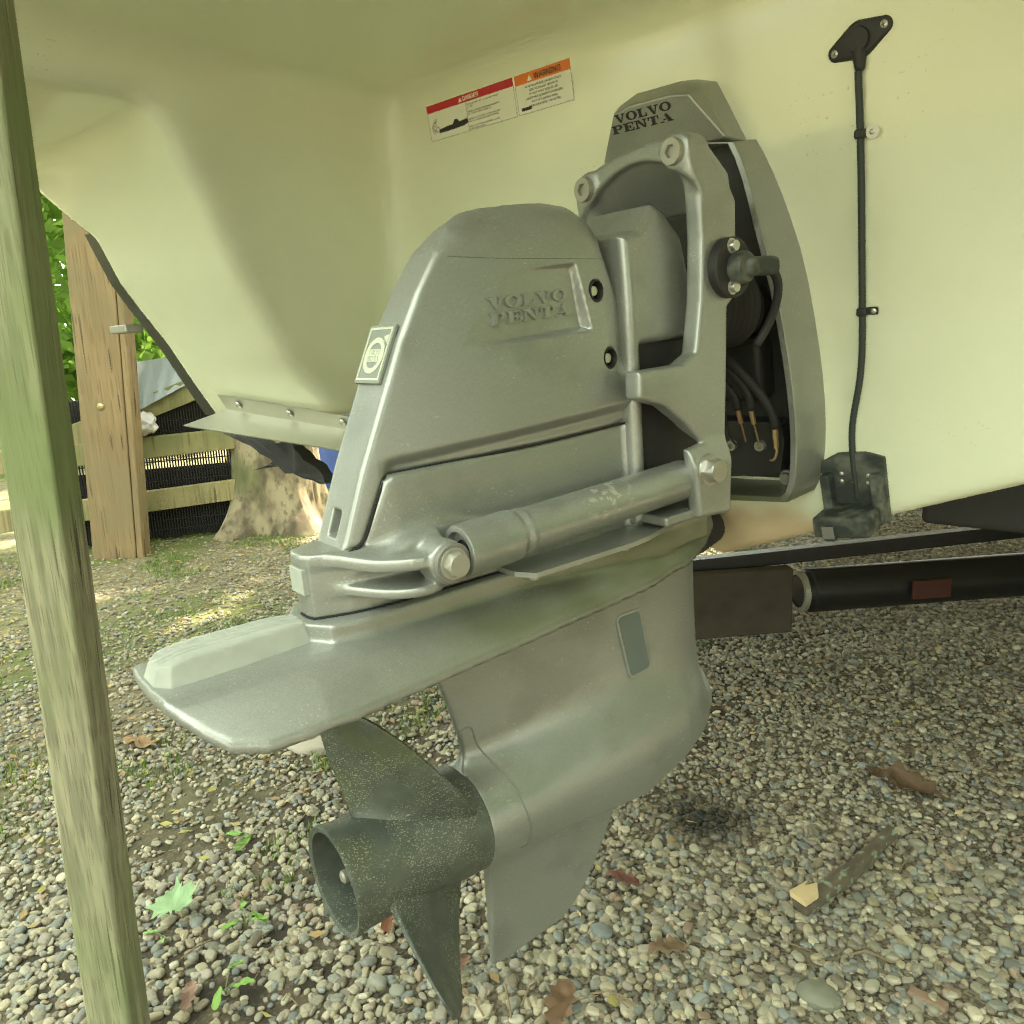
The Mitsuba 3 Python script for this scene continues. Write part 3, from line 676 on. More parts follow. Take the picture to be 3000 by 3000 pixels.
for txt, z0, wd in (('VOLVO', 1.3350, .099), ('PENTA', 1.3210, .108)):
    g, w = wordmark(txt, .0115); g = sa.scale(g, wd / w, 1, origin=(0, 0))
    m = extr_any(g, .0008); m.apply_translation([.043 - wd, tv(z0), 0]); m.vertices[:, 2] += OF(m.vertices[:, 1]) + .0044; m.apply_transform(TM)
    add(SH + '__cap_lettering', m, 'black_print')
# things inside the cavity
for x, z in ((.190, .880), (.168, .772)):
    m = hexbolt(.011, .010); add(SH + '__bolt', onT(m, x, z, .02), 'steel')
pc = [(.0, .775), (.0, .862), (.165, .862), (.168, .835), (.16, .790), (.05, .775)]
m = extr(sg.Polygon([(x, tv(z)) for x, z in pc]).buffer(.006), .035, .004); m.apply_transform(TM); add(SH + '__lower_cover', m, 'black_plastic', smooth=30)
for x, z in ((.135, .830), (.085, .828)):
    add(SH + '__plate_screw', onT(socketbolt(.009, .008), x, z, .039), 'dull_steel')
def tp(x, z, o): return T0 + x * TX + tv(z) * TV + o * TO
for x, mt in ((.115, 'copper'), (.137, 'brass')):
    add(SH + '__cable_ferrule', cat([tube([tp(x, .898, .07), tp(x, .872, .062)], .0042, 10), tube([tp(x, .872, .062), tp(x, .838, .05)], .0017, 8)]), mt, smooth=30)
add(SH + '__hose_fitting', cat([tube([tp(.172, .868, .062), tp(.172, .848, .062)], .0052, 12), tube([tp(.172, .848, .062), tp(.172, .834, .062)], .0042, 12), tube(spl([tp(.172, .836, .062), tp(.171, .822, .062), tp(.165, .814, .06), tp(.158, .812, .056)], 12), .0024, 8)]), 'brass', smooth=30)
for pts, r in (([(.05, .98, .07), (.085, .95, .078), (.108, .925, .075), (.115, .896, .07)], .007), ([(.05, 1.0, .07), (.09, .972, .08), (.128, .94, .078), (.137, .896, .07)], .0068), ([(.05, 1.02, .06), (.10, .985, .078), (.15, .93, .075), (.170, .89, .066), (.172, .866, .062)], .0075), ([(.075, 1.06, .07), (.085, 1.0, .08), (.095, .96, .085)], .0022), ([(.07, .96, .09), (.10, .93, .095), (.098, .88, .08), (.07, .84, .07)], .0022), ([(.098, .875, .075), (.098, .84, .06), (.098, .832, .05)], .0015)):
    add(SH + '__hose', tube(spl([tp(*q_) for q_ in pts], 24), r, 10), 'rubber', smooth=True)
m = lathe([(.03, 0), (.05, .004), (.05, .02), (.042, .024), (.02, .024)], 32); add(SH + '__bellows_clamp', onT(m, .10, 1.045, .01), 'rubber', smooth=40)
m = lathe([(.001, .055), (.09, .055), (.095, .03), (.098, 0)], 40); add(SH + '__exhaust_bellows', onT(m, .0, 1.01, .0), 'rubber', smooth=40)
m = cbox((.02, tv(.90), .0), (.15, tv(1.0), .05), .015); m.apply_transform(TM); add(SH + '__pivot_housing', m, 'black_plastic', smooth=40)
# rubber hose end below the shield
m = lathe([(.008, .02), (.008, .024), (.034, .024), (.036, .02), (.036, -.03)], 32); add(D + 'exhaust_port', onT(m, .012, .672, .05), 'rubber', smooth=35)

# ------------------------------------------------------------------ warning sticker on the transom
WL = 'warning_sticker'
wx0, wx1, wz0, wz1 = -.533, -.178, 1.3935, 1.4555
def tl(x, z): return (x, tv(z))
# ------------------------------------------------------------------ (placed in the transom's frame; a few tenths of a millimetre proud)
def flat(poly, o, h, mat_, key, **k):
    m = extr_any(poly, h); m.apply_translation([0, 0, o]); m.apply_transform(TM); return add(key, m, mat_, **k)
sxm = wx0 + (wx1 - wx0) * .645
add_v = lambda z: tv(z)
vb, vt = tv(wz0), tv(wz1); vh = vt - vb
flat(sg.box(wx0, vb, wx1, vt), .0002, .0004, 'white_print', WL + '__backing')
LN = .0007
def outl_box(x0, y0, x1, y1): return sg.box(x0, y0, x1, y1).difference(sg.box(x0 + LN, y0 + LN, x1 - LN, y1 - LN))
flat(shapely.union_all([outl_box(wx0, vb, sxm - .002, vt), outl_box(sxm + .002, vb, wx1, vt), sg.box(wx0 + .105, vb, wx0 + .1057, vb + vh * .8)]), .0007, .0002, 'grey_print', WL + '__border')
flat(sg.box(wx0 + .0002, vt - vh * .215, sxm - .0022, vt - .0002), .0008, .0003, 'red_print', WL + '__danger_band')
flat(sg.box(sxm + .0022, vt - vh * .255, wx1 - .0002, vt - .0002), .0008, .0003, 'orange_print', WL + '__warning_band')
def words(txt, x, y, h, mat_, key, bold=False, mir=0, w=None):
    m = meshkit.text_mesh(txt, h, .0002, bold); sc = 1
    if w: sc = w / np.ptp(m.vertices[:, 0])
    m.apply_transform(np.diag([sc, 1, 1, 1])); m.apply_translation([x, y, .0012]); m.apply_transform(TM); return add(key, m, mat_)
tri = lambda x, y, s_: sg.Polygon([(x, y), (x + s_, y), (x + s_ / 2, y + s_ * .9)])
words('DANGER', wx0 + .100, vt - vh * .165, .0072, 'white_print', WL + '__danger_lettering', True)
flat(tri(wx0 + .088, vt - vh * .175, .0095), .0012, .0002, 'white_print', WL + '__danger_triangle')
words('WARNING', sxm + .046, vt - vh * .205, .0088, 'black_print', WL + '__warning_lettering', True)
flat(tri(sxm + .031, vt - vh * .215, .0105), .0012, .0002, 'white_print', WL + '__warning_triangle')
ty = vt - vh * .31
ms = []
for k, (txt, dy) in enumerate((('Carbon monoxide (CO) can cause brain damage', 0), ('or death.', .0042), ('Engine and generator exhaust contains odorless', .0125), ('and colorless carbon monoxide gas.', .0167), ('Carbon monoxide will be around the back of the', .0250), ('boat when engines or generators are running.', .0292), ('Move to fresh air if you feel nausea, headache,', .0375), ('dizziness or drowsiness.', .0417))):
    m = meshkit.text_mesh(txt, .0026, .0002); m.apply_translation([wx0 + .108, ty - dy, .0008]); w = np.ptp(m.vertices[:, 0])
    if w > .117: m.vertices[:, 0] = wx0 + .108 + (m.vertices[:, 0] - wx0 - .108) * .117 / w
    ms.append(m)
m = cat(ms); m.apply_transform(TM); add(WL + '__danger_text', m, 'grey_print')
ms = []
for k, txt in enumerate(('ROTATING PROPELLER MAY CAUSE', 'SERIOUS INJURY OR DEATH', 'DO NOT APPROACH OR USE', 'LADDER WHEN ENGINE IS RUNNING.', 'SHUT OFF ENGINE WHEN', 'NEAR PERSONS IN THE WATER.')):
    m = meshkit.text_mesh(txt, .0034, .0002, True); w = np.ptp(m.vertices[:, 0]); sc = min(1, .108 / w); m.vertices[:, 0] = sxm + .064 + (m.vertices[:, 0] - m.vertices[:, 0].min() - w / 2) * sc
    m.apply_translation([0, vt - vh * .37 - k * .0062, .0008]); ms.append(m)
m = cat(ms); m.apply_transform(TM); add(WL + '__warning_text', m, 'grey_print')
flat(sg.box(sxm + .010, vb + .0055, sxm + .033, vb + .0105), .0008, .0003, 'black_print', WL + '__maker_mark')
bo = sg.Polygon([(0, 0), (.002, .007), (.03, .009), (.038, .009), (.044, .016), (.052, .016), (.057, .010), (.078, .012), (.080, .004), (.068, .001), (.03, 0)])
cl = [sg.Point(x, y).buffer(r_) for x, y, r_ in ((-.016, .016, .004), (-.010, .006, .005), (-.020, .004, .004), (-.012, .022, .003), (-.022, .012, .003))]
flat(shapely.union_all([sa.translate(bo, wx0 + .026, vb + .011)]), .0008, .0003, 'black_print', WL + '__boat_pictogram')
flat(shapely.union_all([c.difference(c.buffer(-.0012)) for c in (sa.translate(c_, wx0 + .032, vb + .012) for c_ in cl)]), .0008, .0003, 'grey_print', WL + '__fume_pictogram')
tag(WL, 'white safety sticker with red DANGER and orange WARNING bands on the transom', 'sticker')

# ------------------------------------------------------------------ transducer with its cable
TD = 'transducer'
tag(TD, 'dusty black transducer bracket at the lower edge of the transom with black cable', 'sensor')
m = extr(sg.Polygon([(-.043, -.05), (.043, -.05), (.045, .048), (.02, .056), (-.02, .056), (-.045, .044)]).buffer(.004), .008)
m = cat([m, cbox((-.045, -.05, .004), (-.03, .03, .028), .003), cbox((.03, -.05, .004), (.045, .03, .028), .003)])
add(TD + '__mounting_plate', onT(m, .270, .756, .0, .10), 'dusty_black')
for dx in (-.022, -.002, .018):
    for dy in (.024, .012): add(TD + '__screw', onT(panscrew(.0035), .272 + dx, .757 + dy, .008), 'steel')
m = cat([cbox((-.043, -.031, -.01), (.043, .003, .075), .006), cbox((-.026, -.034, .068), (-.008, -.010, .079), .002)])
add(TD + '__sensor_head', onT(m, .270, .732, .0, .12), 'dusty_black')
add(TD + '__label', onT(cbox((-.009, -.012, 0), (.009, .008, .001), .0004), .255, .713, .0795, .12), 'cast_grey')
cz_ = [(.2860, 1.330), (.287, 1.28), (.2875, 1.20), (.2865, 1.10), (.2855, 1.02), (.279, .92), (.268, .86), (.268, .80), (.274, .74)]
add(TD + '__cable', tube(spl([tp(x, z, .0058) for x, z in cz_], 60), .0047, 10), 'faded_rubber', smooth=True)
fit = shapely.union_all([sg.Point(-.034, -.010).buffer(.009), sg.Point(.034, .009).buffer(.009), sg.Point(0, 0).buffer(.026)]).convex_hull.buffer(-.0)
fm = manifold3d.Manifold.batch_hull([manifold3d.Manifold.cylinder(.004, .011, .010, 24).translate([-.030, -.009, 0]), manifold3d.Manifold.cylinder(.004, .011, .010, 24).translate([.030, .009, 0]), manifold3d.Manifold.cylinder(.007, .023, .020, 32)]) + manifold3d.Manifold.cylinder(.012, .017, .014, 32) + manifold3d.Manifold.batch_hull([manifold3d.Manifold.sphere(.010, 16).translate([.0, -.010, .003]), manifold3d.Manifold.sphere(.007, 16).translate([.001, -.032, .005])])
fm = fm.trim_by_plane([0, 0, 1], 0); q = fm.to_mesh(); m = trimesh.Trimesh(q.vert_properties[:, :3], q.tri_verts, process=False)
CC = add(TD + '__cable_cover', onT(m, .287, 1.366, .0), 'black_plastic', smooth=30, label='black winged cable cover at the top of the transom')
for sx in (-1, 1): add(CC + '__screw', onT(panscrew(.0055), .287 + sx * .031, 1.366 + sx * .0092, .004), 'steel')
for x, z in ((.2875, 1.255), (.2855, 1.024)):
    m = cat([cbox((-.007, -.006, 0), (.007, .006, .0125), .003), cbox((.004, -.0055, 0), (.021, .0055, .004), .002)])
    add(TD + '__clip', onT(m, x, z, 0), 'black_plastic'); 
    if z > 1.2: add(TD + '__washer', onT(lathe([(.0045, .003), (.0085, .003), (.009, .0045), (.001, .0046)], 24), x + .0155, z, .0008), 'white_print')
    add(TD + '__screw', onT(panscrew(.0042), x + .0150, z, .0045), 'steel')

# ------------------------------------------------------------------ trim tab at the port quarter
TT = 'trim_tab'
tag(TT, 'stainless trim tab with a row of screws at the lower edge of the hull', 'trim tab')
def aftp(x, z):
    return np.array([x, float(aft_y(x, z)), z])
xs_ = np.linspace(-1.03, -.62, 12)
topv = np.array([aftp(x, .920 - .083 * (x + 1.05) / .41) + [0, -.012, 0] for x in xs_]); botv = np.array([aftp(x, .884 - .080 * (x + 1.05) / .41) + [0, -.016, 0] for x in xs_])
tip = np.array([b + np.array([-.05 * (1 - k / 11), -.085 + .02 * k / 11, -.030]) for k, b in enumerate(botv)])
def sheet(rows, th):
    R = [np.asarray(r) for r in rows]; n = len(R[0]); v = np.vstack(R + [r + np.array([0, th, -th]) for r in R]); f = []; N0 = len(R) * n
    for a in range(len(R) - 1):
        for b in range(n - 1):
            q = [a * n + b, a * n + b + 1, (a + 1) * n + b + 1, (a + 1) * n + b]; f += [q[::-1], [c + N0 for c in q]]
    e = list(range(n)) + [a * n + n - 1 for a in range(1, len(R))] + list(range(len(R) * n - 2, (len(R) - 1) * n - 1, -1)) + [a * n for a in range(len(R) - 2, -1, -1)]
    for a, b in zip(e[:-1], e[1:]): f.append([a, b, b + N0, a + N0])
    f = np.array(f); m = trimesh.Trimesh(v, np.vstack([f[:, [0, 1, 2]], f[:, [0, 2, 3]]]), process=False); return m
mat('tab_steel', (.50, .50, .42), .38, metallic=.75)
add(TT + '__flange', sheet([topv, botv], .003), 'tab_steel'); add(TT + '__blade', sheet([botv, tip], .003), 'tab_steel')
for k in (1, 4, 7, 10):
    c = (topv[k] + botv[k]) / 2; m = panscrew(.010); nrm = np.array([0, -.86, -.5]) * 1.0; nrm = np.array([0, -.8, .6]) * 0 + np.array([0, -.78, -.62]); nrm /= np.linalg.norm(nrm)
    m.apply_transform(frame(c + nrm * .001, (1, 0, 0), np.cross(nrm, [1, 0, 0]), nrm)); add(TT + '__screw', m, 'steel', smooth=40)


# ragged black strap under the hull
sp2 = [(-1.354, .809), (-1.246, .802), (-1.147, .787), (-1.084, .777), (-1.036, .789), (-1.01, .785), (-.976, .782), (-.95, .768), (-.937, .750), (-.90, .736), (-.876, .718), (-.86, .700), (-.879, .699), (-.946, .706), (-.98, .716), (-1.018, .713), (-1.05, .728), (-1.078, .724), (-1.162, .711), (-1.11, .729), (-1.085, .738), (-1.095, .751), (-1.135, .765), (-1.217, .779)]
m = extr(sg.Polygon(sp2).buffer(0), .02); m = m.subdivide(); m.vertices[:, 2] += .03 * (meshkit.noise(m.vertices * 25) - .5) * 2
m.apply_transform(frame((0, .63, 0), (1, 0, 0), (0, 0, 1), (0, -1, 0)))
add('torn_strap', m, 'rubber', label='ragged black torn strap hanging below the trim tab', category='strap')
add('boat__side_bracket', cat([cbox((-1.24, .325, 1.060), (-1.15, .365, 1.078), .004)]), 'dull_steel')
# superstructure above the platform, out of frame (it shades the stern)
add('boat__upper_works', cbox((-1.08, .25, 1.60), (1.1, 7.6, 2.3), .05), 'gelcoat')

def beam_between(p0, p1, w, d, r=.004, roll=0):
    p0, p1 = np.array(p0, float), np.array(p1, float); L = np.linalg.norm(p1 - p0); z = (p1 - p0) / L
    x = np.cross([0, 0, 1.0], z) if abs(z[2]) < .9 else np.array([1.0, 0, 0]); x -= z * (x @ z); x /= np.linalg.norm(x); y = np.cross(z, x)
    c, s_ = math.cos(roll), math.sin(roll); x, y = x * c + y * s_, y * c - x * s_
    m = rbox(w, d, L, r); m.apply_transform(frame((p0 + p1) / 2, x, y, z)); return m
# ------------------------------------------------------------------ trailer under the hull
b0, b1 = np.array([-.62, 1.575]), np.array([.60, 2.965]); bd = (b1 - b0) / np.linalg.norm(b1 - b0); bn = np.array([-bd[1], bd[0]]); BL = np.linalg.norm(b1 - b0)
BM = frame((b0[0], b0[1], 0), (bd[0], bd[1], 0), (bn[0], bn[1], 0), (0, 0, 1))
def onB(m): m = m.copy(); m.apply_transform(BM); return m
tag('trailer', 'black boat trailer frame and rusty crossmember under the hull', 'trailer')
m = beam_between((-.3, .085, .262), (BL, .085, .345), .05, .045, .004, 0); add('trailer__frame_beam', onB(m), 'trailer_paint')
add('trailer__crossmember', onB(cbox((-.3, .0, .06), (.475, .05, .272), .006)), 'rusty')
m = lathe([(.001, 0), (.06, 0), (.062, .004), (.062, .03), (.07, .034), (.07, .6), (.07, 1.6)], 40); m.apply_transform(frame((.50, .02, .19), (0, 1, 0), (0, 0, 1), (1, 0, 0)))
add('trailer__axle_tube', onB(m), 'trailer_paint', smooth=35)
m = lathe([(.052, -.004), (.066, -.004), (.066, .012), (.052, .012)], 40); m.apply_transform(frame((.50, .02, .19), (0, 1, 0), (0, 0, 1), (1, 0, 0)))
add('trailer__seal_ring', onB(m), 'dull_steel', smooth=35)
add('trailer__reflector', onB(cbox((.83, -.075, .165), (.955, -.062, .225), .003)), 'rust_red' if False else 'rusty_red')
add('trailer__bunk', cbox((.30, 1.05, .66), (1.3, 1.18, .76), .01), 'rubber')
wh = lathe([(.10, -.09), (.16, -.10), (.30, -.10), (.325, -.07), (.325, .07), (.30, .10), (.16, .10), (.10, .09), (.001, .09)], 48); wh.apply_transform(frame((.98, 2.6, .33), (0, 1, 0), (0, 0, 1), (1, 0, 0)))
add('trailer__wheel', wh, 'rubber', smooth=35)  # unseen running gear, added to darken the ground under the hull
wh = wh.copy(); wh.apply_translation([0, .78, 0]); add('trailer__wheel', wh, 'rubber', smooth=35)
add('trailer__fender', cbox((.84, 2.1, .62), (1.14, 3.9, .72), .03), 'trailer_paint')  # also unseen, added to block side light under the hull
add('trailer__side_rail', cbox((.80, 1.3, .22), (.86, 5.5, .36), .006), 'trailer_paint')
add('trailer__side_rail', cbox((-.86, 2.2, .22), (-.80, 5.5, .36), .006), 'trailer_paint')

# ------------------------------------------------------------------ posts, fence, tree, tarp, barrel
m = beam_between((-.386, -.135, -.2), (-.340, -.119, 1.46), .062, .055, .006, .75).subdivide().subdivide()
m.vertices += .004 * (meshkit.noise(m.vertices * np.array([60, 60, 6]))[:, None] - .5)
add('wooden_post', m, 'weathered_post', smooth=40, label='weathered greenish wooden post standing close at the left', category='post')
br = np.array([.735, .677, 0]); br /= np.linalg.norm(br); bk = np.array([-br[1], br[0], 0])
o = np.array([-3.473, 1.179, 0])
tag('timber_board', 'wide tan timber board standing upright before the fence', 'board')
m = cbox((-.225, 0, -.03), (0, .055, 2.4), .006); m.apply_transform(frame(o, br, bk, (.045, .041, .998))); add('timber_board__plank', m, 'board')
m = cbox((.002, .004, -.03), (.035, .10, 2.4), .006); m.apply_transform(frame(o, br, bk, (.045, .041, .998))); add('timber_board__edge_batten', m, 'board')
m = panscrew(.02); m.apply_transform(frame(o + br * -.10 + np.array([0, 0, .78]) - bk * .0 + .03 * br, br, (0, 0, 1), -bk)); add('timber_board__bolt', m, 'brass')
fa, fd = np.array([-3.78, 1.37, 0]), np.array([.21, .42, 0]); fd /= np.linalg.norm(fd); fn = np.array([fd[1], -fd[0], 0])   # towards the camera
tag('fence', 'timber rail fence with dark wire mesh beside the tree trunk', 'fence')
def fp(a, z, o_=0): return fa + fd * a + fn * o_ + np.array([0, 0, z])
for za, zb, h in ((.530, .550, .112), (.222, .262, .108)):
    add('fence__rail', beam_between(fp(-1.2, za - .02 * 2, .03), fp(.62, zb, .03), .115, .04, .004, 0 if False else PI / 2), 'rail_wood')
add('fence__top_rail', beam_between(fp(-.45, .56, .02), fp(.62, .93, .02), .12, .04, .004, PI / 2), 'rail_wood')
for a in (-.5, .56): add('fence__post', beam_between(fp(a, -.1, -.06), fp(a, .9, -.06), .09, .09), 'rail_wood')
ms = []
for a in np.arange(-.6, .62, .0145):
    ms.append(cbox(tuple(fp(a, .0)[k] - .0035 for k in range(2)) + (.02,), tuple(fp(a, .0)[k] + .0035 for k in range(2)) + (.80,), .0012))
for z in np.arange(.06, .82, .055):
    ms.append(tube([fp(-.6, z, -.004), fp(.62, z, -.004)], .003, 5))
add('fence__wire_mesh', cat([trimesh.Trimesh(m.vertices, m.faces, process=False) for m in ms]), 'trailer_paint', label='dark vertical wire mesh behind the rails'); labels['fence__wire_mesh']['kind'] = 'stuff'
mat('dark_felt', (.035, .033, .03), .9)
bx = cbox((-.6, -.09, .0), (.62, -.07, .40), .003); bx.apply_transform(frame(fa, fd, fn * 1.0, (0, 0, 1))); add('fence__backing_panel', bx, 'dark_felt')
bx = cbox((-.6, -.09, .50), (.62, -.07, .80), .003); bx.apply_transform(frame(fa, fd, fn * 1.0, (0, 0, 1))); add('fence__backing_panel', bx, 'dark_felt')
# grey tarp over the corner of the fence
tu, tv_ = np.meshgrid(np.linspace(0, 1, 26), np.linspace(0, 1, 14), indexing='ij')
P0, P1, P2, P3 = fp(-.02, .98, .05), fp(.42, 1.03, -.3), fp(-.02, .70, .10), fp(.36, .885, .06)
pt = (P0[None, None] * (1 - tu[..., None]) + P1[None, None] * tu[..., None]) * (1 - tv_[..., None]) + (P2[None, None] * (1 - tu[..., None]) + P3[None, None] * tu[..., None]) * tv_[..., None]
pt = pt + fn * (.012 * np.sin(tu * 34 + tv_ * 4) * (.3 + tv_))[..., None]
n2 = 14; i, j = np.meshgrid(np.arange(25), np.arange(13), indexing='ij'); q = np.stack([i * n2 + j, (i + 1) * n2 + j, (i + 1) * n2 + j + 1, i * n2 + j + 1], -1).reshape(-1, 4)
v = pt.reshape(-1, 3); nv = len(v); add('tarp', (np.vstack([v, v - fn * .004]), np.vstack([q, q[:, ::-1] + nv])), 'tarp', smooth=True, label='creased grey tarpaulin draped over the fence corner', category='tarpaulin')
def blob(c, r, seed, amp=.35, sub=3):
    m = trimesh.creation.icosphere(sub, 1.0); v = m.vertices; k = 1 + amp * (meshkit.fbm(v * 1.6 + seed, 3) - .5) * 2
    m.vertices = v * k[:, None] * np.array(r) + np.array(c); return m
tag('plastic_bag', 'crumpled white and red plastic bag lying on the fence rail', 'bag')
add('plastic_bag__bag', blob(fp(.06, .665, .05), (.10, .07, .062), 3, .5), 'film', smooth=True)
add('plastic_bag__red_patch', blob(fp(-.03, .655, .075), (.035, .035, .05), 9, .4), 'red_plastic', smooth=True)
m = lathe([(.001, 0), (.24, 0), (.25, .02), (.25, .28), (.262, .30), (.262, .33), (.25, .35), (.25, .60), (.262, .62), (.262, .65), (.25, .67), (.24, .9), (.001, .9)], 40); m.apply_translation([-4.45, 3.2, -.2]); add('barrel', m, 'blue_plastic', smooth=35, label='bright blue plastic barrel behind the tree trunk', category='barrel')

# tree trunk with root flare
tag('trunk_tree', 'thick tree trunk with flared roots behind the fence end', 'tree')
zz, aa = np.meshgrid(np.r_[np.linspace(-.1, 1.2, 60), np.linspace(1.4, 5, 12)], np.linspace(0, 2 * PI, 97)[:-1], indexing='ij')
rr = .245 + .13 * np.exp(-np.clip(zz, 0, 9) / .13) * (1 + .6 * np.cos(aa * 5 + 1)) - .02 * np.clip(zz - 1, 0, 9)
pp = np.stack([np.cos(aa) * 1.2, np.sin(aa) * 1.2, zz * .9], -1); rr = rr + .055 * (meshkit.fbm(pp * 3.1, 4) - .5) + .05 * np.clip(meshkit.fbm(pp * np.array([7, 7, 3]), 3, 4) - .55, 0, 1)
vt_ = np.stack([-3.52 + rr * np.cos(aa) - .02 * zz, 2.06 + rr * np.sin(aa), zz], -1).reshape(-1, 3)
na = 96; i, j = np.meshgrid(np.arange(zz.shape[0] - 1), np.arange(na), indexing='ij'); q = np.stack([i * na + j, i * na + (j + 1) % na, (i + 1) * na + (j + 1) % na, (i + 1) * na + j], -1).reshape(-1, 4)
add('trunk_tree__trunk', (vt_, q), 'bark', smooth=True)
def leaves(centres, size, seed, tones):
    """many small bent leaf faces with a colour each"""
    r = np.random.default_rng(seed); n = len(centres)
    a = r.normal(size=(n, 3)); a /= np.linalg.norm(a, axis=1, keepdims=True)
    b = np.cross(a, r.normal(size=(n, 3))); b /= np.linalg.norm(b, axis=1, keepdims=True); c = np.cross(a, b)
    s_ = size * r.uniform(.6, 1.3, n)[:, None]
    v = np.stack([centres - a * s_, centres + b * s_ * .55 + c * s_ * .15, centres + a * s_, centres - b * s_ * .55 + c * s_ * .15], 1).reshape(-1, 3)
    k = np.arange(n)[:, None] * 4
    f = np.vstack([k + [0, 1, 2], k + [0, 2, 3]])
    t = np.array(tones); col = t[r.integers(0, len(t), n)] * r.uniform(.75, 1.2, n)[:, None]
    return (v, f), np.repeat(col, 4, 0)
GREENS = [(.09, .16, .03), (.12, .20, .04), (.07, .12, .025), (.15, .22, .06)]
def crown_pts(c, r, n, seed, clumps=40):
    g = np.random.default_rng(seed); cc = g.normal(size=(clumps, 3)); cc /= np.linalg.norm(cc, axis=1, keepdims=True); cc *= g.uniform(.3, 1, clumps)[:, None] ** .5
    k = g.integers(0, clumps, n); return np.array(c) + (cc[k] + g.normal(size=(n, 3)) * .17) * np.array(r)
def tree(key, base, h, rt, crown_c, crown_r, n, size, seed, label, group=None):
    tag(key, label, 'tree', group)
    g = np.random.default_rng(seed)
    p = np.array([base[0], base[1], -.1]); top = np.array([crown_c[0], crown_c[1], h])
    ms = [tube(spl([p, p * .6 + top * .4 + g.normal(size=3) * .08, top], 10), np.linspace(rt, rt * .4, 10), 8)]
    for _ in range(6):
        a = p + (top - p) * g.uniform(.35, .85); ms.append(tube(spl([a, a + g.normal(size=3) * .2 + [0, 0, .4], np.array(crown_c) + g.normal(size=3) * np.array(crown_r) * .5], 8), np.linspace(rt * .4, rt * .08, 8), 6))
    add(key + '__trunk', cat(ms), 'bark', smooth=True)
    mesh, col = leaves(crown_pts(crown_c, crown_r, n, seed + 1), size, seed + 2, GREENS)
    add(key + '__crown', mesh, 'foliage', color=col)
mesh, col = leaves(crown_pts((-3.2, 3.2, 6.6), (4.2, 4.2, 1.9), 15000, 5, 90), .17, 6, GREENS); add('trunk_tree__crown', mesh, 'foliage', color=col)
k = 0
for x, y, h, r_, lab in ((-8.6, 3.6, 7, .05, 'slim young tree seen leftmost through the gap beside the hull'), (-10.2, 5.0, 8, .075, 'slim pale tree second in the gap beside the hull'), (-9.2, 5.4, 8, .065, 'slim leaning tree third in the gap beside the hull'), (-11.5, 7.4, 9, .10, 'taller tree rightmost in the gap beside the hull')):
    key = numbered('young_tree'); tree(key, (x, y), h, r_, (x, y, h * .72), (1.9, 1.9, h * .26), 2600, .12, 40 + k, lab); k += 1
# leafy understorey behind the fence; first two unseen, added to darken under the hull
for x, y, sx, z0, n, sd, lab in ((3.6, 2.2, 1.3, 2.4, 3600, 75, 'dense green shrub added outside the right edge to darken the ground under the hull'), (3.9, 5.0, 1.5, 2.6, 4200, 76, 'second unseen green shrub added farther forward to darken the ground under the hull'), (-9.6, 2.4, 1.9, 2.6, 3200, 73, 'dense green thicket at the far left behind the fence'), (-13.5, 3.6, 2.8, 4.2, 4200, 74, 'tall green woodland edge at the far left'), (-8.0, 3.4, 1.0, 1.3, 1500, 71, 'bright green shrub behind the tarpaulin'), (-12, 5.6, 2.6, 2.2, 3000, 72, 'light green thicket far behind the fence')):
    mesh, col = leaves(crown_pts((x, y, z0 * .62), (sx, sx, z0 * .6), n, sd, 26), .10, sd, [(.16, .28, .05), (.2, .33, .07), (.12, .22, .03)])
    key = numbered('shrub'); tag(key, lab, 'shrub'); add(key + '__foliage', mesh, 'foliage', color=col)
    add(key + '__stem', tube([(x, y, -.1), (x + .05, y, z0 * .8)], [.03, .012], 6), 'bark')
# trees round the yard (behind and beside the camera): they colour the light and show in the gloss
for x, y, h, rx, sd in ((-7.0, -2.6, 6, 1.5, 151), (-9.5, -5.0, 7, 2.0, 161), (6.5, 1.0, 7, 3.0, 101), (8.0, -6.0, 7, 3.0, 111), (-2.0, -15, 7, 3.4, 121), (-11, -9, 7, 3.2, 131), (7.0, 6.5, 8, 3.0, 141)):
    key = numbered('yard_tree'); tree(key, (x, y), h, .16, (x, y, h * .55), (rx, rx, h * .42), 5200, .20, sd, 'broad green tree at the edge of the yard', 'trees round the yard')

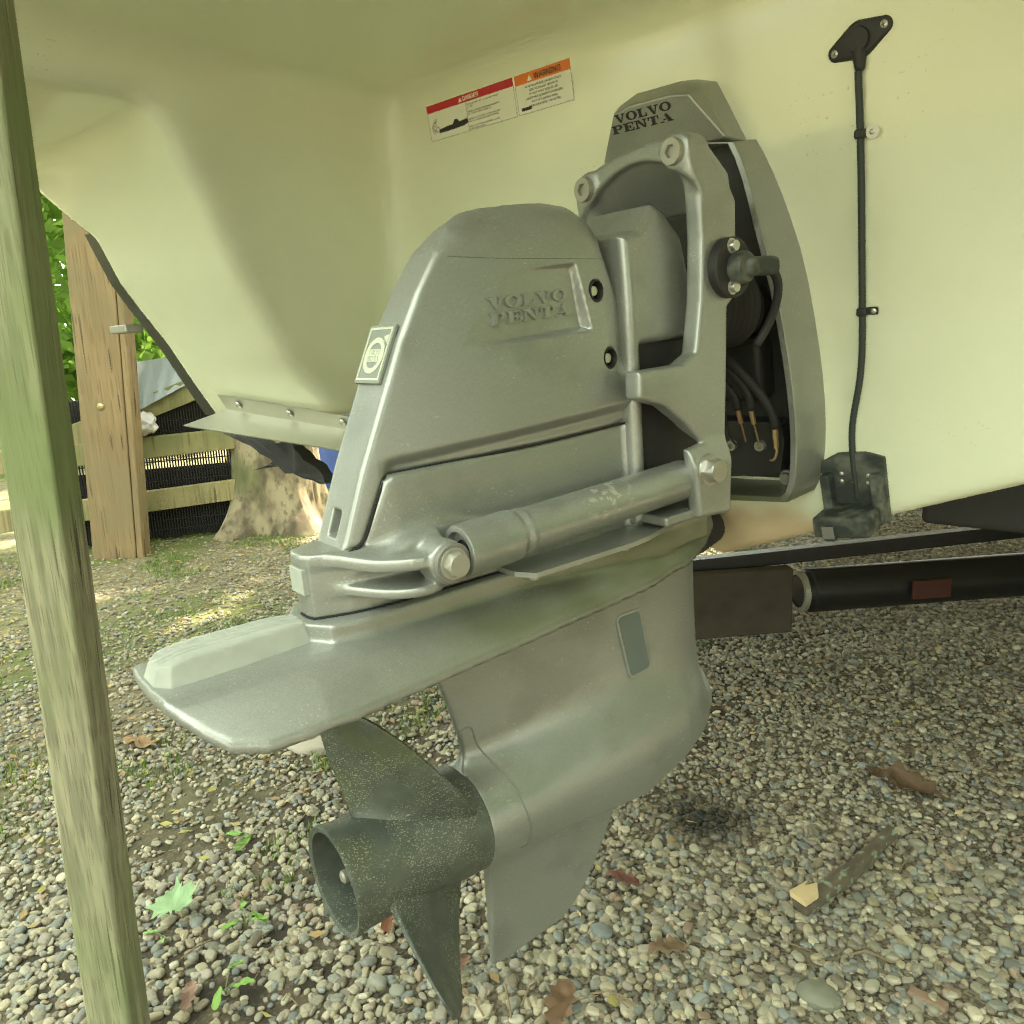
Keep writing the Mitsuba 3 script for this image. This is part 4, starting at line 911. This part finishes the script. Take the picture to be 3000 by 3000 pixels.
# ------------------------------------------------------------------ gravel
def icos(sub):
    m = trimesh.creation.icosphere(sub, 1.0); return np.array(m.vertices), np.array(m.faces)
PAL = np.array([(.40, .34, .22), (.33, .30, .21), (.48, .42, .29), (.29, .28, .22), (.24, .20, .14), (.25, .26, .23), (.36, .31, .24), (.52, .47, .34), (.33, .24, .16), (.20, .20, .17)])
PW = np.array([.2, .17, .14, .14, .08, .08, .1, .04, .03, .02])
def pebbles(key, x, y, sub, rs, seed, lift=.0, tone=1.0, label=None):
    g = np.random.default_rng(seed); n = len(x); bv, bf = icos(sub); nv = len(bv)
    ax = rs[:, None] * np.stack([g.uniform(.95, 1.35, n), g.uniform(.72, 1.0, n), g.uniform(.45, .75, n)], 1)
    kk = g.uniform(2.1, 3.4, (n, 1, 1))      # rounded, slightly boxy
    pv = np.sign(bv)[None] * np.abs(bv)[None] ** (2 / kk) * ax[:, None]
    warp = g.normal(size=(n, 3, 3)) * .10 + np.eye(3); pv = np.einsum('nvi,nij->nvj', pv, warp)
    a = g.uniform(0, 2 * PI, n); tx, ty = g.normal(0, .22, n), g.normal(0, .22, n)
    c, s_ = np.cos(a), np.sin(a); o1 = np.ones(n); z0 = np.zeros(n)
    Rz = np.stack([np.stack([c, -s_, z0], 1), np.stack([s_, c, z0], 1), np.stack([z0, z0, o1], 1)], 1)
    Rx = np.stack([np.stack([o1, z0, z0], 1), np.stack([z0, np.cos(tx), -np.sin(tx)], 1), np.stack([z0, np.sin(tx), np.cos(tx)], 1)], 1)
    Ry = np.stack([np.stack([np.cos(ty), z0, np.sin(ty)], 1), np.stack([z0, o1, z0], 1), np.stack([-np.sin(ty), z0, np.cos(ty)], 1)], 1)
    pv = np.einsum('nij,njk,nkl,nvl->nvi', Rx, Ry, Rz, pv)
    gzv = ground_z(x, y); pv += np.stack([x, y, gzv + lift + ax[:, 2] * g.uniform(.1, .95, n)], 1)[:, None]
    f = (bf[None] + (np.arange(n) * nv)[:, None, None]).reshape(-1, 3)
    col = PAL[g.choice(len(PAL), n, p=PW / PW.sum())] * g.uniform(.58, 1.0, (n, 1)) * tone * np.array([.95, .98, 1.02])
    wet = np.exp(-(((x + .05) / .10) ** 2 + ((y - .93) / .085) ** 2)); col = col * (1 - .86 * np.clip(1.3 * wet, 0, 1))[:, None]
    if label is None:
        add(key, (pv.reshape(-1, 3), f), 'pebble', smooth=True, color=np.repeat(col, nv, 0), number=False)
    return pv, f, col
def sees(x, y, m=.12):
    d = np.stack([x, y, 0 * x], -1) - CAM; z = d @ FWD; u = d @ RIGHT / z * 2370 / 1500; v = d @ DOWN / z * 2370 / 1500
    return (z > .1) & (np.abs(u) < 1 + m) & (np.abs(v) < 1 + m)
def scatter(n, lo, hi, seed):
    g = np.random.default_rng(seed); return g.uniform(lo[0], hi[0], n), g.uniform(lo[1], hi[1], n)
x, y = scatter(330000, (-4.2, -.9), (2.2, 5.5), 3)
dist = np.hypot(x - CAM[0], y - CAM[1]); ok = sees(x, y)
bare = meshkit.fbm(np.stack([x * 3.1, y * 3.1, 0 * x + 5], -1), 3)
dens = np.where(x > -.25, 1, np.clip(1.15 - 4.5 * np.clip(bare - .50, 0, 1), .45, 1))
dens *= np.clip(1.0 - (-x - 1.0) * .42, .10, 1)
g_ = np.random.default_rng(9); ok &= g_.uniform(size=len(x)) < dens * .98
near = ok & (dist < 1.62); far = ok & (dist >= 1.62) & (g_.uniform(size=len(x)) < .9)
rs = np.clip(g_.lognormal(math.log(.0064), .27, len(x)), .0032, .0125)
pebbles('gravel', x[near], y[near], 1, rs[near], 21)
tag('gravel', 'rounded tan and grey river gravel covering the yard', 'gravel', kind='stuff')
pebbles('gravel__far_part', x[far], y[far], 0, rs[far] * .95, 22); labels['gravel__far_part'] = {'label': 'the same gravel farther off under the boat and by the fence', 'kind': 'stuff'}
# a few stones that stand out
for x, y, r_, tone, lab in ((.323, .614, .026, (.17, .175, .13), 'large smooth grey green stone among the gravel at bottom right'), (-.017, .52, .016, (.16, .18, .17), 'dark slate pebble right of the lower propeller blade')):
    key = numbered('stone'); m = blob((x, y, r_ * .42), (r_ * 1.25, r_, r_ * .62), len(key) + x, .18, 3)
    add(key, m, 'pebble', smooth=True, color=np.tile(tone, (len(m.vertices), 1)), number=False); tag(key, lab, 'stone')

# ------------------------------------------------------------------ leaves, sticks, seedlings, moss
def leaf_mesh(outline_, size, bend, seed, thick=.0006):
    p = sg.Polygon(outline_); tri_ = trimesh.creation.extrude_polygon(p, 1.0, engine='earcut')
    m = trimesh.Trimesh(tri_.vertices, tri_.faces); m = m.subdivide().subdivide()
    v = m.vertices.copy(); top = v[:, 2] > .5; v[:, :2] *= size
    z = bend * size * (1.6 * np.abs(v[:, 0] / size) ** 1.6 - .3 * (v[:, 1] / size) ** 2) + size * .30 * (meshkit.noise(np.c_[v[:, :2] / size * 3, np.zeros(len(v))], seed) - .5)
    v[:, 2] = z + np.where(top, thick, 0); return trimesh.Trimesh(v, m.faces, process=False)
MAPLE = [(0, -.55), (.06, -.42), (.30, -.55), (.36, -.40), (.72, -.36), (.60, -.14), (.95, .15), (.62, .18), (.66, .42), (.30, .30), (.30, .55), (.16, .52), (0, 1.0), (-.16, .52), (-.30, .55), (-.30, .30), (-.66, .42), (-.62, .18), (-.95, .15), (-.60, -.14), (-.72, -.36), (-.36, -.40), (-.30, -.55), (-.06, -.42)]
OVAL = [(.38 * math.sin(t) * (1 - .25 * math.cos(t)), -math.cos(t)) for t in np.linspace(0, 2 * PI, 25)[:-1]]
OAK = [(.0, -1), (.10, -.7), (.32, -.62), (.22, -.35), (.46, -.2), (.30, .05), (.52, .3), (.28, .48), (.3, .75), (0, 1), (-.3, .72), (-.28, .45), (-.5, .26), (-.3, .02), (-.44, -.2), (-.22, -.38), (-.32, -.62), (-.10, -.7)]
def put_leaf(key, outl_, x, y, z, size, rot, tilt, bend, tone, lab, cat_, group=None, stem=None, seed=1):
    m = leaf_mesh(outl_, size, bend, seed); m.apply_transform(trimesh.transformations.euler_matrix(tilt[0], tilt[1], rot, 'sxyz')); m.apply_translation([x, y, z])
    k = numbered(key); add(k, m, 'leafy', smooth=True, color=np.array(tone) * (0.55 + .9 * meshkit.fbm(m.vertices * 60, 3))[:, None], number=False); tag(k, lab, cat_, group); return k
put_leaf('maple_leaf', MAPLE, -.625, .055, .045, .056, .9, (.25, -.35), .10, (.22, .33, .17), 'large light green maple leaf on the gravel beside the near post', 'leaf')
def seedling(x, y, n, size, h, tone, lab, seed):
    g = np.random.default_rng(seed); k = numbered('seedling'); tag(k, lab, 'seedling')
    for i in range(n):
        a = g.uniform(0, 2 * PI); tip_ = np.array([x + math.cos(a) * size * .8, y + math.sin(a) * size * .8, h * g.uniform(.6, 1)])
        add(k + '__stem', tube(spl([(x, y, 0), ((x + tip_[0]) / 2, (y + tip_[1]) / 2, tip_[2] * .75), tip_], 8), .0011, 5), 'stem_green')
        m = leaf_mesh(OVAL, size, .15, seed + i); m.apply_transform(trimesh.transformations.euler_matrix(g.normal(0, .3), g.normal(0, .3), a - PI / 2, 'sxyz')); m.apply_translation(tip_ + np.array([math.cos(a), math.sin(a), 0]) * size * .8)
        add(k + '__leaf', m, 'leafy', smooth=True, color=np.array(tone) * (0.85 + .3 * meshkit.noise(m.vertices * 90))[:, None])
mat('stem_green', (.16, .20, .07), .7)
mat('rusty_red', (.06, .017, .013), .5)
seedling(-.516, .132, 4, .017, .03, (.20, .36, .08), 'small green seedling with rounded leaves right of the maple leaf', 3)
seedling(-.60, .02, 2, .014, .02, (.20, .36, .10), 'two-leaved green sprout just below the maple leaf', 4)
seedling(-.396, .029, 3, .019, .03, (.20, .34, .08), 'green seedling low in the left foreground', 8)
seedling(-.33, -.02, 3, .014, .025, (.24, .36, .07), 'yellow green sprout at the bottom edge left of the blade tip', 9)
seedling(-.945, .93, 5, .036, .10, (.16, .30, .10), 'leafy weed growing between the propeller and the gearcase', 11)
seedling(-.75, .28, 2, .022, .02, (.20, .34, .09), 'pale green fallen leaf pair beside the post behind the maple leaf', 14)
for x, y, z, s_, rot, tl_, b, tone, lab in ((.038, .341, .022, .050, .4, (.1, .2), .35, (.16, .098, .058), 'curled brown oak leaf at the bottom edge right of the propeller'), (.234, 1.292, .025, .085, 1.6, (.1, -.1), .25, (.11, .072, .043), 'large dry brown leaf at the right edge'), (-.314, .288, .03, .038, 1.1, (.3, .1), .3, (.20, .085, .05), 'reddish brown leaf behind the lower propeller blade'), (-.054, .643, .022, .040, 2.0, (.1, .1), .3, (.15, .065, .05), 'dark red brown leaf right of the skeg'), (-.14, .30, .02, .03, .2, (0, .2), .3, (.20, .12, .08), 'small brown leaf between the blade tip and the skeg'), (.10, .55, .02, .04, 2.6, (.1, 0), .3, (.18, .12, .07), 'brown leaf half buried right of the fallen oak leaf'), (-1.35, .30, .02, .06, 1.9, (.1, .1), .2, (.26, .16, .075), 'orange brown leaf left of the plate tip beside the post'), (-.42, -.02, .02, .03, .9, (.2, .1), .3, (.24, .15, .11), 'pinkish brown leaf at the bottom edge left of the blade')):
    put_leaf('dry_leaf', OAK, x, y, z, s_, rot, tl_, b, tone, lab, 'leaf', seed=int(100 * s_))
p0_, p1_ = np.array([.222, .775, .022]), np.array([.285, 1.075, .03])
zz_ = np.linspace(0, 1, 26); cl_ = p0_ + (p1_ - p0_) * zz_[:, None] + np.stack([.008 * np.sin(zz_ * 5), 0 * zz_, .004 * np.sin(zz_ * 7)], -1)
m = tube(cl_, .019 * (1 - .32 * zz_) * (1 + .08 * np.sin(zz_ * 21)), 18); m.vertices += .004 * (meshkit.fbm(m.vertices * 60, 3)[:, None] - .5)
def stick_fn(p, n, uv): return X_(X_((.06, .05, .034), (.13, .105, .07), F_(p.x * 110, p.y * 40, p.z * 110, 3)), (.20, .245, .165), S_(.56, .72, F_(p.x * 70 + 2, p.y * 60, p.z * 70, 4)))
mat('lichen_bark', mikit.proc(stick_fn), .9)
mat('fresh_wood', (.52, .40, .22), .7)
tag('stick', 'broken stick with green lichen and a pale snapped end on the gravel', 'stick')
add('stick__bark', m, 'lichen_bark', smooth=50)
bm = sg.Polygon([(-.017, 0), (.018, -.004), (.020, .03), (.004, .05), (-.006, .028), (-.012, .046)]); m = extr(bm, .012); m.vertices[:, 2] += .006 * meshkit.noise(m.vertices * 150)
m.apply_transform(frame(p0_ + np.array([0, -.006, .008]), (.96, -.2, .1), (.2, .97, .06), (-.1, 0, .99))); add('stick__snapped_end', m, 'fresh_wood')
m = cbox((.420, .70, -.006), (.475, .722, .016), .005); add('brick_chip', m, 'chip_pink' if False else 'rusty_pink', label='pinkish brick chip at the right edge of the gravel', category='brick chip')
mat('rusty_pink', (.22, .15, .105), .9)
mat('slab_grey', (.36, .33, .26), .9)
m = blob((-1.05, .60, .02), (.13, .07, .05), 2.2, .2, 3); add('stone_slab', m, 'slab_grey', smooth=True, label='pale flat stone below the plate behind the upper blade', category='stone')
# twigs and litter, moss
g = np.random.default_rng(31); ms = []
for _ in range(420):
    x, y = g.uniform(-2.4, .5), g.uniform(-.1, 2.4)
    if not sees(np.array(x), np.array(y)): continue
    a = g.uniform(0, 2 * PI); L_ = g.uniform(.015, .07); d = np.array([math.cos(a), math.sin(a), 0]) * L_
    ms.append(tube([np.array([x, y, .012]), np.array([x, y, .02]) + d * .5 + g.normal(size=3) * .004, np.array([x, y, .014]) + d], g.uniform(.0007, .0018), 5))
mat('twig', (.20, .145, .085), .9)
add('twigs', cat(ms), 'twig'); tag('twigs', 'small dry twigs scattered over the gravel', 'twigs', kind='stuff')
n = 5200; x, y = scatter(n, (-4, -.2), (.4, 3.2), 77); kk = meshkit.fbm(np.stack([x * 2.2 + 5, y * 2.2, 0 * x + 2], -1), 4)
ok = sees(x, y) & ((x < -.8) | (g.uniform(size=n) < .12)); x, y = x[ok], y[ok]
mesh, col = leaves(np.stack([x, y, ground_z(x, y) + .012], -1), .014, 12, [(.32, .22, .10), (.24, .16, .08), (.40, .32, .16), (.30, .27, .08)])
v = mesh[0].reshape(-1, 4, 3); cz0 = v[:, :, 2].mean(1, keepdims=True); v[:, :, 2] = cz0 + (v[:, :, 2] - cz0) * .35
add('leaf_litter', (v.reshape(-1, 3), mesh[1]), 'leafy', color=col); tag('leaf_litter', 'brown and yellow leaf scraps strewn over the ground', 'leaf litter', kind='stuff')
n = 60000; x, y = scatter(n, (-4, -.2), (.0, 3.4), 78); kk = meshkit.fbm(np.stack([x * 3.4 + 5, y * 3.4, 0 * x + 2], -1), 3)
ok = sees(x, y) & (x < -.55) & (kk > .60); x, y = x[ok], y[ok]; n = len(x)
g = np.random.default_rng(5); a = g.uniform(0, 2 * PI, n); hgt = g.uniform(.008, .028, n); w = .0022
b0_ = np.stack([x, y, ground_z(x, y)], -1); sd_ = np.stack([np.cos(a), np.sin(a), 0 * a], -1) * w; tp_ = b0_ + np.stack([g.normal(0, .009, n), g.normal(0, .009, n), hgt + .006], -1)
v = np.stack([b0_ - sd_, b0_ + sd_, tp_], 1).reshape(-1, 3); f = np.arange(3 * n).reshape(-1, 3)
col = np.repeat(np.array([(.11, .18, .03)]) * g.uniform(.7, 1.5, (n, 1)), 3, 0)
add('grass', (v, f), 'leafy', color=col); tag('grass', 'low mossy grass growing through the gravel at left', 'grass', kind='stuff')
